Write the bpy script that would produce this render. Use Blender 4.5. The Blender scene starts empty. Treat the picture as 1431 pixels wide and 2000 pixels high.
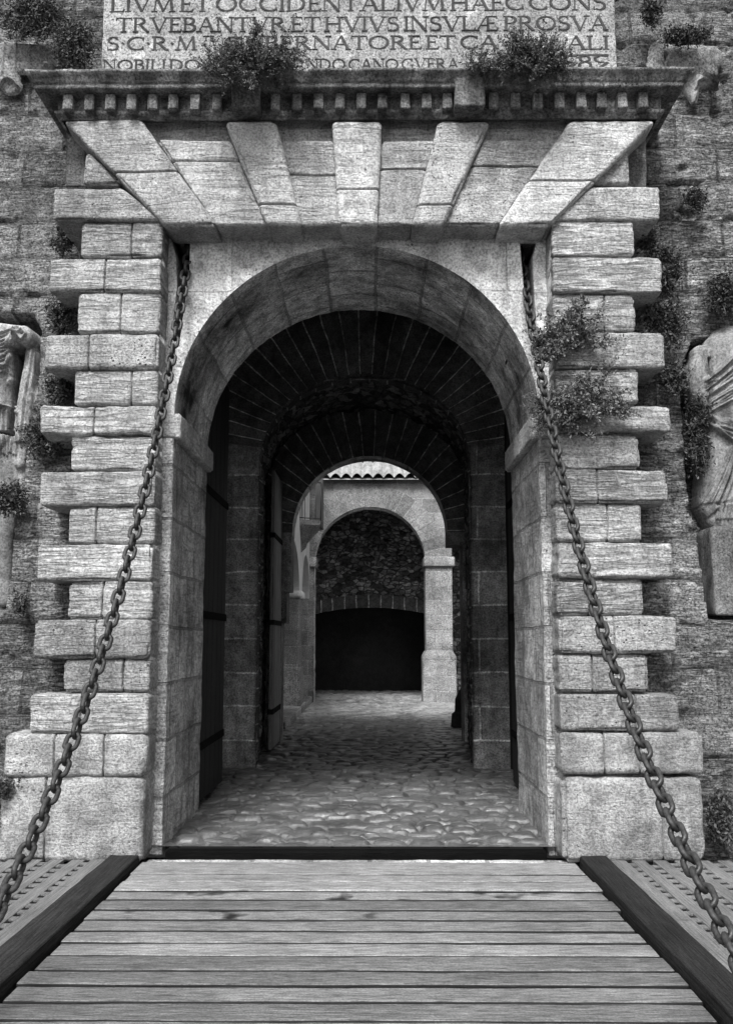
import bpy, math, random
import numpy as np
from mathutils import Matrix, Vector
rnd = random.Random(7)
sc = bpy.context.scene
C = sc.collection
R = math.radians
# ------------------------------------------------------------------ camera, sky, sun, exposure
CAMZ, F = 1.57, 1850.0
PITCH = math.atan(248/F); YAW = R(0.39)
cd = bpy.data.cameras.new('camera'); cam = bpy.data.objects.new('camera', cd); C.objects.link(cam)
cd.sensor_fit = 'VERTICAL'; cd.sensor_height = 24; cd.lens = 24*F/2000
cd.clip_start = .05; cd.clip_end = 500
cam.location = (0, 0, CAMZ); cam.rotation_euler = (math.pi/2+PITCH, 0, YAW)
sc.camera = cam
w = bpy.data.worlds.new('World'); sc.world = w; w.use_nodes = True
nt = w.node_tree; nt.nodes.clear()
SUN_EL, SUN_AZ = R(52), R(193)      # azimuth of the sun, clockwise from +Y
sky = nt.nodes.new('ShaderNodeTexSky'); sky.sky_type = 'NISHITA'; sky.sun_disc = False
sky.sun_elevation = SUN_EL; sky.sun_rotation = SUN_AZ; sky.air_density = 1.0; sky.dust_density = 3
bw = nt.nodes.new('ShaderNodeRGBToBW'); bg = nt.nodes.new('ShaderNodeBackground'); ow = nt.nodes.new('ShaderNodeOutputWorld')
bg.inputs[1].default_value = .14
nt.links.new(sky.outputs[0], bw.inputs[0]); nt.links.new(bw.outputs[0], bg.inputs[0]); nt.links.new(bg.outputs[0], ow.inputs[0])
ld = bpy.data.lights.new('sun', 'SUN'); lo = bpy.data.objects.new('sun', ld); C.objects.link(lo)
ld.energy = 2.9; ld.angle = R(20); ld.color = (1, 1, 1)
sd = Vector((math.sin(SUN_AZ)*math.cos(SUN_EL), math.cos(SUN_AZ)*math.cos(SUN_EL), math.sin(SUN_EL)))
lo.rotation_euler = sd.to_track_quat('Z', 'Y').to_euler(); lo.location = (-3, -5, 12)
vs = sc.view_settings; vs.view_transform = 'Standard'; vs.look = 'None'; vs.gamma = 1; vs.use_curve_mapping = False
vs.exposure = 1.1
sc.cycles.max_bounces = 6; sc.cycles.diffuse_bounces = 4

# ------------------------------------------------------------------ photo pixel + depth plane -> point in the place
RM = cam.rotation_euler.to_matrix()
def P(px, py, Y):
    d = RM @ Vector(((px-715.5)/F, (1000-py)/F, -1))
    t = Y/d.y
    return (d.x*t, Y, CAMZ+d.z*t)
def PX(px, py, Y): return P(px, py, Y)[0]
def PZ(py, Y, px=715): return P(px, py, Y)[2]

# ------------------------------------------------------------------ noise
def _h(ix, iy, iz):
    n = (ix*374761393 + iy*668265263 + iz*2147483647 + 1013) & 0xffffffff
    n = ((n ^ (n >> 13))*1274126177) & 0xffffffff
    n = n ^ (n >> 16)
    return (n & 0xffff)/32767.5-1
def vn(x, y, z):
    x, y, z = np.broadcast_arrays(np.asarray(x, float), y, z)
    ix, iy, iz = np.floor(x).astype(np.int64), np.floor(y).astype(np.int64), np.floor(z).astype(np.int64)
    fx, fy, fz = x-ix, y-iy, z-iz
    fx, fy, fz = [f*f*(3-2*f) for f in (fx, fy, fz)]
    r = 0
    for a in (0, 1):
        for b in (0, 1):
            for c in (0, 1):
                r = r + _h(ix+a, iy+b, iz+c)*(fx if a else 1-fx)*(fy if b else 1-fy)*(fz if c else 1-fz)
    return r
def fbm(x, y, z, o=4):
    r = 0; a = 1.; t = 0
    for k in range(o):
        r = r+a*vn(x*2**k+17.3*k, y*2**k, z*2**k+5.1*k); t += a; a *= .55
    return r/t

# ------------------------------------------------------------------ mesh helpers
class MB:
    def __init__(s): s.v = []; s.f = []; s.uv = []; s.n = 0; s.att = []
    def add(s, v, f, uv=None, att=None):
        v = np.asarray(v, float); f = [tuple(int(i)+s.n for i in q) for q in f]
        s.v.append(v); s.f += f
        s.uv.append(np.zeros((len(v), 2)) if uv is None else np.asarray(uv, float))
        s.att.append(np.zeros(len(v)) if att is None else np.asarray(att, float))
        s.n += len(v); return s
    def grid(s, fn, nu, nv, noise=None, keep=None, flip=False, att=None):
        u, v = np.meshgrid(np.linspace(0, 1, nu+1), np.linspace(0, 1, nv+1), indexing='ij')
        x, y, z, uu, vv = [np.broadcast_to(a, u.shape).astype(float).copy() for a in fn(u, v)]
        if noise is not None: x, y, z = noise(x, y, z)
        P3 = np.stack([x, y, z], -1).reshape(-1, 3); UV = np.stack([uu, vv], -1).reshape(-1, 2)
        i, j = np.meshgrid(np.arange(nu), np.arange(nv), indexing='ij')
        a = (i*(nv+1)+j).ravel(); q = np.stack([a, a+nv+1, a+nv+2, a+1], 1)
        if flip: q = q[:, ::-1]
        if keep is not None:
            c = P3[q].mean(1); q = q[keep(c[:, 0], c[:, 1], c[:, 2])]
        return s.add(P3, q, UV, None if att is None else att(x, y, z).ravel())
    def build(s, name, mat, parent=None, loc=(0, 0, 0), smooth=True, kind=None):
        v = np.concatenate(s.v); uv = np.concatenate(s.uv); at = np.concatenate(s.att)
        pl = Vector(loc)
        if parent is not None:
            p = parent
            while p is not None: pl = pl+Vector(p.location); p = p.parent
        me = bpy.data.meshes.new(name); me.from_pydata((v-np.array(pl)).tolist(), [], s.f); me.update()
        ul = me.uv_layers.new(name='UVMap')
        li = np.empty(len(me.loops), np.int32); me.loops.foreach_get('vertex_index', li)
        ul.data.foreach_set('uv', uv[li].astype(np.float32).ravel())
        if at.any():
            A = me.attributes.new('mask', 'FLOAT', 'POINT'); A.data.foreach_set('value', at.astype(np.float32))
        me.polygons.foreach_set('use_smooth', [smooth]*len(me.polygons))
        if mat: me.materials.append(mat)
        o = bpy.data.objects.new(name, me); C.objects.link(o); o.location = loc
        if parent is not None: o.parent = parent
        if kind: o['kind'] = kind
        return o
def tag(o, label, cat, group=None, kind=None):
    o['label'] = label; o['category'] = cat
    if group: o['group'] = group
    if kind: o['kind'] = kind
    return o
def thing(name, label, cat, loc=(0, 0, 0), group=None):
    o = bpy.data.objects.new(name, None); C.objects.link(o); o.location = loc
    return tag(o, label, cat, group)
_seed = [0]
def rbox(mb, lo, hi, r=.03, res=.03, amp=.006, fr=6., warp=None, gr=(), skip='', amp2=0., stra=0.):
    """rounded, weathered block; gr: grooves (axis, position, depth, width); skip: faces left open"""
    _seed[0] += 1; sdv = _seed[0]*3.7
    lo = np.array(lo, float); hi = np.array(hi, float); S = hi-lo; r = min(r, S.min()*.45)
    V = []; Q = []; UV = []; n0 = 0
    for ax in range(3):
        for sgn in (0, 1):
            key = '-+'[sgn]+'xyz'[ax]
            if key in skip: continue
            a, b = [i for i in range(3) if i != ax]
            def ts(L, k_):
                n = max(1, int(round((L-2*r)/res)))
                e = np.array([0, .35, .7]) * r
                t_ = np.concatenate([e, np.linspace(r, L-r, n+1), L-e[::-1]])
                for (gx, g, dep, wd) in gr:
                    if gx == k_:
                        c0 = g-lo[k_]; t_ = t_[(np.abs(t_-c0) > .022) | (t_ <= r) | (t_ >= L-r)]
                        t_ = np.concatenate([t_, c0+np.array([-.018, -.012, -.008, -.004, 0, .004, .008, .012, .018])])
                return np.unique(np.round(t_, 6))
            ta, tb = ts(S[a], a), ts(S[b], b)
            A, B = np.meshgrid(ta, tb, indexing='ij')
            p = np.zeros(A.shape+(3,)); p[..., a] = lo[a]+A; p[..., b] = lo[b]+B; p[..., ax] = hi[ax] if sgn else lo[ax]
            na, nb = A.shape
            i, j = np.meshgrid(np.arange(na-1), np.arange(nb-1), indexing='ij'); k = (i*nb+j).ravel()+n0
            q = np.stack([k, k+nb, k+nb+1, k+1], 1)
            if (sgn == 1) == (ax == 1): q = q[:, ::-1]
            V.append(p.reshape(-1, 3)); Q.append(q)
            uvp = p[..., [b, a]] if ax == 2 else p[..., [a, b]]
            UV.append(uvp.reshape(-1, 2)); n0 += na*nb
    p = np.concatenate(V); Q = np.concatenate(Q); UV = np.concatenate(UV)
    if ('-x' in skip) or ('+x' in skip) or ('-y' in skip): pass
    inner = np.clip(p, lo+r, hi-r); d = p-inner; L = np.linalg.norm(d, axis=1, keepdims=True)
    nrm = d/np.maximum(L, 1e-9); pos = inner+nrm*r
    key = np.round(pos*2e4).astype(np.int64); _, idx, inv = np.unique(key, axis=0, return_index=True, return_inverse=True)
    inv = inv.ravel(); pos = pos[idx]; nrm = nrm[idx]; UV = UV[idx]; Q = inv[Q]
    good = [len(set(t)) >= 3 for t in Q.tolist()]
    Q = [tuple(dict.fromkeys(t)) for t, g in zip(Q.tolist(), good) if g]
    x, y, z = pos.T
    dd = amp*fbm((x+sdv)*fr, y*fr, z*fr, 4)
    if amp2: dd = dd+amp2*fbm((x-sdv)*1.6, y*1.6, z*1.6+sdv, 2)
    if amp >= .005:
        em = np.clip((1-np.abs(nrm).max(1))/.25, 0, 1); dd = dd-em*(np.clip(fbm((x+sdv)*4, y*4, z*4, 3)*2-.15, 0, 1)*min(.03, r)*1.2+.006*np.abs(fbm(x*16, y*16, z*16+sdv, 2)))
    if stra:
        s_ = fbm((x+sdv)*2.2, y*2.2, z*26+sdv, 3); dd = dd-stra*np.clip(s_*1.8, 0, 1)
    for (ax, g, dep, wd) in gr:
        c = pos[:, ax]+.006*vn(x*7+sdv, y*7, z*7)
        dd = dd-dep*np.exp(-((c-g)/wd)**2)
    pos = pos+nrm*dd[:, None]
    if warp is not None: pos = warp(pos)
    mb.add(pos, Q, UV); return mb
def tube(mb, pts, rad, n=6, closed=False):
    pts = [Vector(p) for p in pts]; m = len(pts)
    if not hasattr(rad, '__len__'): rad = [rad]*m
    V = []; prev = None
    for i, p in enumerate(pts):
        t = (pts[(i+1) % m]-pts[i-1]) if closed else (pts[min(i+1, m-1)]-pts[max(i-1, 0)])
        t.normalize()
        if prev is None:
            a = Vector((0, 0, 1)) if abs(t.z) < .9 else Vector((1, 0, 0)); u = t.cross(a).normalized()
        else: u = (prev-t*prev.dot(t)).normalized()
        prev = u; vv = t.cross(u)
        for k in range(n):
            an = 2*math.pi*k/n; V.append(p+(u*math.cos(an)+vv*math.sin(an))*rad[i])
    Fq = []
    for i in range(m if closed else m-1):
        for k in range(n):
            a = i*n+k; b = i*n+(k+1) % n; c = ((i+1) % m)*n+(k+1) % n; d = ((i+1) % m)*n+k
            Fq.append((a, b, c, d))
    if not closed: Fq.append(tuple(range(n))[::-1]); Fq.append(tuple(range((m-1)*n, m*n)))
    return mb.add([tuple(v) for v in V], Fq)
def hexa(mb, c):  # 8 corners: front quad (tl,tr,br,bl), back quad
    return mb.add(c, [(0, 3, 2, 1), (4, 5, 6, 7), (0, 1, 5, 4), (1, 2, 6, 5), (2, 3, 7, 6), (3, 0, 4, 7)])
def box(mb, lo, hi):
    x0, y0, z0 = lo; x1, y1, z1 = hi
    return hexa(mb, [(x0, y0, z1), (x1, y0, z1), (x1, y0, z0), (x0, y0, z0), (x0, y1, z1), (x1, y1, z1), (x1, y1, z0), (x0, y1, z0)])

# ------------------------------------------------------------------ materials
class N:
    def __init__(s, name):
        s.m = bpy.data.materials.new(name); s.m.use_nodes = True; s.t = s.m.node_tree; s.t.nodes.clear()
        s.out = s.t.nodes.new('ShaderNodeOutputMaterial'); s.b = s.t.nodes.new('ShaderNodeBsdfPrincipled')
        s.t.links.new(s.b.outputs[0], s.out.inputs[0]); s.tc = s.t.nodes.new('ShaderNodeTexCoord')
    def lk(s, a, b): s.t.links.new(a, b)
    def setin(s, n, i, v):
        if isinstance(v, (int, float)): n.inputs[i].default_value = v
        else: s.lk(v, n.inputs[i])
    def math(s, op, a, b=0., c=None, clamp=False):
        n = s.t.nodes.new('ShaderNodeMath'); n.operation = op; n.use_clamp = clamp
        s.setin(n, 0, a); s.setin(n, 1, b)
        if c is not None: s.setin(n, 2, c)
        return n.outputs[0]
    def map(s, src, scale=(1, 1, 1), loc=(0, 0, 0)):
        n = s.t.nodes.new('ShaderNodeMapping'); n.inputs['Scale'].default_value = scale; n.inputs['Location'].default_value = loc
        s.lk(src, n.inputs[0]); return n.outputs[0]
    def noise(s, vec, scale, detail=4, rough=.55, dist=0.):
        n = s.t.nodes.new('ShaderNodeTexNoise'); s.lk(vec, n.inputs['Vector'])
        n.inputs['Scale'].default_value = scale; n.inputs['Detail'].default_value = detail; n.inputs['Roughness'].default_value = rough
        n.inputs['Distortion'].default_value = dist; return n.outputs[0]
    def voro(s, vec, scale, feat='F1', out=0):
        n = s.t.nodes.new('ShaderNodeTexVoronoi'); n.feature = feat; s.lk(vec, n.inputs['Vector']); n.inputs['Scale'].default_value = scale
        return n.outputs[out]
    def ramp(s, src, pts):
        n = s.t.nodes.new('ShaderNodeValToRGB'); s.lk(src, n.inputs[0]); e = n.color_ramp.elements
        while len(e) < len(pts): e.new(.5)
        for el, (p, v) in zip(e, pts): el.position = p; el.color = (v, v, v, 1)
        return n.outputs[0]
    def rand(s):
        return s.t.nodes.new('ShaderNodeObjectInfo').outputs['Random']
    def finish(s, col, height=None, bump=1., dist=.01, rough=.85, spec=.3):
        s.setin(s.b, 'Roughness', rough); s.b.inputs['Specular IOR Level'].default_value = spec
        cc = s.t.nodes.new('ShaderNodeCombineColor')
        for i in range(3): s.setin(cc, i, col)
        s.lk(cc.outputs[0], s.b.inputs['Base Color'])
        if height is not None:
            b = s.t.nodes.new('ShaderNodeBump'); b.inputs['Strength'].default_value = bump; b.inputs['Distance'].default_value = dist
            s.lk(height, b.inputs['Height']); s.lk(b.outputs[0], s.b.inputs['Normal'])
        return s.m

def stone(name, base, var=.35, grit=.5, strata=.0, dist=.02, brick=None, blotch=.9, pits=.4, mort=1.6, stain=None, sdir='h', lich=0., rub=0., sf=(2.6, 24), sc=.5):
    n = N(name); O = n.tc.outputs['Object']; U = n.tc.outputs['UV']
    vec = O
    big = n.noise(O, 1.3*blotch, 5, .6); mid = n.noise(O, 9, 6, .65); g = n.noise(O, 55, 5, .75)
    col = n.ramp(big, [(.3, 1-var), (.7, 1+var*.5)])
    col = n.math('MULTIPLY', col, n.ramp(mid, [(.36, 1-.5*var), (.6, 1+var*.25)]))
    col = n.math('MULTIPLY', col, n.ramp(g, [(.40, 1-grit), (.57, 1+grit*.3)]))
    h = n.math('MULTIPLY', g, .6); h = n.math('ADD', h, n.math('MULTIPLY', mid, .5))
    if pits:
        v = n.voro(O, 26); pm = n.ramp(n.math('ADD', n.math('ADD', v, n.math('MULTIPLY', n.noise(O, 12, 3), .55)), n.math('MULTIPLY_ADD', n.noise(O, 2.3, 4), -.9, .5)), [(.30, 0), (.42, 1)])
        h = n.math('ADD', h, n.math('MULTIPLY', pm, pits)); col = n.math('MULTIPLY', col, n.math('MULTIPLY_ADD', pm, .75*pits+.1, 1-.75*pits-.1))
    if strata:
        sc_ = (sf[0], sf[0], sf[1]) if sdir == 'h' else ((34, 6, 1.6) if sdir == 'v' else (20, 3, 20))
        st = n.noise(n.map(O, sc_), 1.0, 6, .68, 1.1); sm = n.noise(O, 1.5, 3)
        sr = n.ramp(st, [(.36, 0.), (.52, 1.)])
        k = n.math('MULTIPLY', n.ramp(sm, [(.38, .25), (.6, 1.)]), strata)
        h = n.math('ADD', h, n.math('MULTIPLY', n.math('MULTIPLY', sr, k), 1.2))
        col = n.math('MULTIPLY', col, n.math('SUBTRACT', 1., n.math('MULTIPLY', n.math('SUBTRACT', 1., sr), n.math('MULTIPLY', k, sc))))
    if brick:
        bt = n.t.nodes.new('ShaderNodeTexBrick')
        wob = n.t.nodes.new('ShaderNodeVectorMath'); wob.operation = 'ADD'
        nn = n.t.nodes.new('ShaderNodeTexNoise'); n.lk(O, nn.inputs['Vector']); nn.inputs['Scale'].default_value = 2.5
        sc2 = n.t.nodes.new('ShaderNodeVectorMath'); sc2.operation = 'SCALE'; sc2.inputs[3].default_value = .05
        n.lk(nn.outputs['Color'], sc2.inputs[0]); n.lk(U, wob.inputs[0]); n.lk(sc2.outputs[0], wob.inputs[1]); n.lk(wob.outputs[0], bt.inputs['Vector'])
        bt.inputs['Scale'].default_value = 1; bt.inputs['Brick Width'].default_value = brick[0]; bt.inputs['Row Height'].default_value = brick[1]
        bt.inputs['Mortar Size'].default_value = brick[2]; bt.inputs['Mortar Smooth'].default_value = .3
        bt.inputs['Color1'].default_value = (.72, .72, .72, 1); bt.inputs['Color2'].default_value = (1.2, 1.2, 1.2, 1); bt.inputs['Mortar'].default_value = (1, 1, 1, 1)
        col = n.math('MULTIPLY', col, bt.outputs['Color'])
        mk = n.math('MULTIPLY', bt.outputs['Fac'], n.ramp(mid, [(.35, .3), (.6, 1)]))
        col = n.math('MULTIPLY', col, n.math('MULTIPLY_ADD', mk, mort-1, 1.))
        h = n.math('SUBTRACT', h, n.math('MULTIPLY', bt.outputs['Fac'], .8))
    if rub:
        dv = n.t.nodes.new('ShaderNodeVectorMath'); dv.operation = 'ADD'; dn = n.t.nodes.new('ShaderNodeTexNoise'); n.lk(O, dn.inputs['Vector']); dn.inputs['Scale'].default_value = 6
        ds = n.t.nodes.new('ShaderNodeVectorMath'); ds.operation = 'SCALE'; ds.inputs[3].default_value = .12; n.lk(dn.outputs['Color'], ds.inputs[0]); n.lk(n.map(O, (1, .6, 1.7)), dv.inputs[0]); n.lk(ds.outputs[0], dv.inputs[1])
        ed = n.voro(dv.outputs[0], rub, 'DISTANCE_TO_EDGE'); em = n.ramp(ed, [(.02, 0), (.11, 1)])
        vc = n.t.nodes.new('ShaderNodeTexVoronoi'); n.lk(dv.outputs[0], vc.inputs['Vector']); vc.inputs['Scale'].default_value = rub
        bwn = n.t.nodes.new('ShaderNodeRGBToBW'); n.lk(vc.outputs['Color'], bwn.inputs[0]); cv = n.ramp(bwn.outputs[0], [(.25, .25), (.75, 1.5)])
        mm = n.t.nodes.new('ShaderNodeMix'); n.lk(em, mm.inputs[0]); mm.inputs[2].default_value = .35; n.lk(cv, mm.inputs[3]); col = n.math('MULTIPLY', col, mm.outputs[0])
        h = n.math('ADD', h, n.math('MULTIPLY', em, 1.2))
    if lich:
        lm = n.ramp(n.noise(O, 5, 5, .7), [(.58, 0), (.66, 1)]); col = n.math('MULTIPLY', col, n.math('MULTIPLY_ADD', lm, lich, 1.))
    if stain:   # weathering streaks that run down the stone
        s_ = n.ramp(n.noise(n.map(O, (7, 7, .7)), 1.0, 5, .65), [(.4, 1-stain), (.6, 1.)]); col = n.math('MULTIPLY', col, s_)
    col = n.math('MULTIPLY', n.math('MULTIPLY', col, base), n.math('MULTIPLY_ADD', n.rand(), .45, .75), clamp=True)
    return n.finish(col, h, 1., dist, .93, .12)

M = {}
M['quoin'] = stone('pale_sandstone', .52, .4, .45, .9, .04, pits=.25, stain=.15, sf=(3, 30), sc=.35)
M['quoin_plain'] = stone('pale_pitted_sandstone', .52, .45, .5, .3, .045, pits=.8, stain=.25, sf=(3, 26), sc=.3)
M['base'] = stone('grimy_base_stone', .42, .55, .45, .1, .045, pits=.4, stain=.3)
M['vous'] = stone('grey_voussoir_stone', .52, .35, .45, .3, .035, pits=.45, stain=.25)
M['cornice'] = stone('dark_lichened_stone', .26, .5, .6, 0, .03, pits=.5, stain=.6, lich=1.2)
M['spandrel'] = stone('pale_spandrel_stone', .64, .5, .5, 0, .02, pits=.6, brick=(1.1, .62, .006), mort=.6, stain=.2)
M['soffit'] = stone('vault_block_stone', .72, .95, .6, 0, .03, brick=(.55, .42, .014), mort=.45, pits=.7, stain=.2)
M['jamb'] = stone('jamb_block_stone', .6, .7, .55, .3, .03, brick=(.55, .42, .014), mort=.45, pits=.4)
M['wall'] = stone('eroded_rampart_stone', .47, .45, .7, 1.0, .06, brick=(.66, .34, .014), mort=.35, pits=.8, stain=.2, sf=(8, 48), sc=.7, lich=.5)
M['tablet'] = stone('tablet_stone', .29, .35, .65, 0, .015, pits=.5, lich=.7)
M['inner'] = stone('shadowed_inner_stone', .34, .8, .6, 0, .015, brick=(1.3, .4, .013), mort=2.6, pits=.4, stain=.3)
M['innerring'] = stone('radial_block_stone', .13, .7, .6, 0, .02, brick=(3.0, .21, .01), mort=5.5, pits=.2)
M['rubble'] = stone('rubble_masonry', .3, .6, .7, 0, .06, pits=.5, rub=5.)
M['court'] = stone('courtyard_ashlar', .27, .4, .75, 0, .02, brick=(.62, .36, .014), mort=1.35, pits=.3)
M['courtring'] = stone('courtyard_voussoirs', .27, .4, .75, 0, .02, brick=(3., .3, .014), mort=1.35, pits=.3)
M['statue'] = stone('weathered_marble', .42, .6, .45, 0, .012, pits=.35, stain=.5)
M['plinthstone'] = stone('grimy_grey_block', .2, .7, .55, 0, .02, pits=.5, stain=.5)
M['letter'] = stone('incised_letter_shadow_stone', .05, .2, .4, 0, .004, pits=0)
M['plaster'] = stone('pale_courtyard_plaster', .6, .2, .2, 0, .006, pits=0)
M['tile'] = stone('clay_roof_tile', .3, .5, .4, 0, .006, pits=0)
M['dark'] = stone('near_black_stone', .03, .4, .4, 0, .01, pits=0)  # one even near-black tone for slot backs, passage walls and guard stone
M['soil'] = stone('moat_ground', .12, .4, .5, 0, .03)

def wood(name, base, axis='x', contrast=.45, dist=.004, rough=.7, seam=False, spec=.25):
    n = N(name); O = n.tc.outputs['Object']
    off = n.t.nodes.new('ShaderNodeVectorMath'); off.operation = 'ADD'
    cx = n.t.nodes.new('ShaderNodeCombineXYZ'); r = n.rand()
    n.lk(n.math('MULTIPLY', r, 37.), cx.inputs[0]); n.lk(n.math('MULTIPLY', r, 11.), cx.inputs[2])
    n.lk(O, off.inputs[0]); n.lk(cx.outputs[0], off.inputs[1]); V = off.outputs[0]
    s1 = {'x': (9, 120, 120), 'y': (110, 3, 110), 'z': (110, 110, 3)}[axis]; s2 = {'x': (1.3, 16, 16), 'y': (9, .5, 9), 'z': (9, 9, .5)}[axis]
    a = n.noise(n.map(V, s1), 1, 6, .7, .4); b = n.noise(n.map(V, s2), 1, 4, .6, .6); c = n.noise(V, 1.5, 4, .6); g = n.noise(V, 90, 3, .7)
    col = n.ramp(a, [(.36, 1-contrast), (.6, 1.1)])
    col = n.math('MULTIPLY', col, n.ramp(b, [(.35, .85), (.6, 1.08)])); col = n.math('MULTIPLY', col, n.ramp(c, [(.35, .75), (.65, 1.1)]))
    col = n.math('MULTIPLY', col, n.ramp(g, [(.38, .7), (.6, 1.12)]))
    col = n.math('MULTIPLY', n.math('MULTIPLY', col, base), n.math('MULTIPLY_ADD', r, .6, .6), clamp=True)
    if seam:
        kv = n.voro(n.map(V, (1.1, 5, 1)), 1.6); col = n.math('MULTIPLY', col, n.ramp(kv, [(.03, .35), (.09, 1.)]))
    if seam:   # shade of the gaps painted black on plank edges and lattice holes
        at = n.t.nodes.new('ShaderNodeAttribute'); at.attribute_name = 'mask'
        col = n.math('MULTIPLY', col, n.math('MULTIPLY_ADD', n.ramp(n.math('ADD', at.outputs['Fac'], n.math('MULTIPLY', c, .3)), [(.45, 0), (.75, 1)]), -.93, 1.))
    return n.finish(col, n.math('ADD', a, n.math('MULTIPLY', b, .8)), 1, dist, rough, spec)
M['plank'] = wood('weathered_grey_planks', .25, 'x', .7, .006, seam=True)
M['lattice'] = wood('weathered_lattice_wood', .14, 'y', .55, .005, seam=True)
M['beam'] = wood('tarred_edge_beam', .032, 'y', .6, .005, .9, spec=.05)
M['sill'] = wood('blackened_sill', .008, 'x', .5, .003, .9, spec=.03)
M['door'] = wood('old_dark_door_wood', .015, 'z', .6, .008)
M['door2'] = wood('grey_door_edge_wood', .2, 'z', .5, .006)
M['shutter'] = wood('dark_shutter_wood', .07, 'z', .4)
def iron():
    n = N('rusted_iron'); O = n.tc.outputs['Object']; a = n.noise(O, 60, 5, .7); b = n.noise(O, 14, 4)
    col = n.math('MULTIPLY', n.ramp(a, [(.35, .4), (.65, 1.3)]), n.math('MULTIPLY_ADD', b, .03, .005))
    m = n.finish(col, a, .8, .003, n.ramp(b, [(.35, .4), (.65, .7)]), .4); n.b.inputs['Metallic'].default_value = .0; return m
M['iron'] = iron()
def leafm(name, base, spread=.9):
    n = N(name); r = n.t.nodes.new('ShaderNodeNewGeometry').outputs['Random Per Island']
    return n.finish(n.math('MULTIPLY_ADD', r, base*spread, base*.55), None, rough=.6, spec=.3)
M['leaf'] = leafm('shrub_leaves', .07, 1.7); M['leafmid'] = leafm('cornice_leaves', .045, 1.6); M['leafdark'] = leafm('dark_creeper_leaves', .035, 1.2); M['twig'] = leafm('twigs', .06)
def cobble():
    n = N('cobblestones'); O = n.tc.outputs['Object']; at = n.t.nodes.new('ShaderNodeAttribute'); at.attribute_name = 'mask'
    g = n.noise(O, 40, 6, .7); b = n.noise(O, 2.2, 5); k = at.outputs['Fac']
    st = n.math('MULTIPLY', n.ramp(g, [(.35, .55), (.65, 1.25)]), n.ramp(b, [(.35, .05), (.65, .12)]))
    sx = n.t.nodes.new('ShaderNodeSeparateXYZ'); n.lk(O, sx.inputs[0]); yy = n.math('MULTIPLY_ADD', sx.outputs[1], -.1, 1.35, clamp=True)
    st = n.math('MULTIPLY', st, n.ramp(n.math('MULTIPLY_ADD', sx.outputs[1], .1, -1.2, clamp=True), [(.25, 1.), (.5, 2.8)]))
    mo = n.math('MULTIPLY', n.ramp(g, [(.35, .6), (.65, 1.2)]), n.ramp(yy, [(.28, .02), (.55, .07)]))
    mix = n.t.nodes.new('ShaderNodeMix'); n.lk(k, mix.inputs[0]); n.lk(mo, mix.inputs[2]); n.lk(st, mix.inputs[3])
    ro = n.math('MULTIPLY_ADD', k, -.6, .85)
    return n.finish(mix.outputs[0], g, .8, .006, n.math('ADD', ro, n.math('MULTIPLY', g, .12)), .6)
M['cobble'] = cobble()

# ================================================================== THE GATEWAY
gate = thing('stone_gateway', 'tall pale stone gateway with projecting block courses, wedge-stone lintel and cornice', 'gateway', (-.13, 7.0, 0))
YF, YS, YB = 7.0, 7.25, 8.75          # front of the piers, spandrel plane, back of the arch
CX, AR = -.13, 1.425                  # arch centre and radius
ZSP = 3.31
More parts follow.
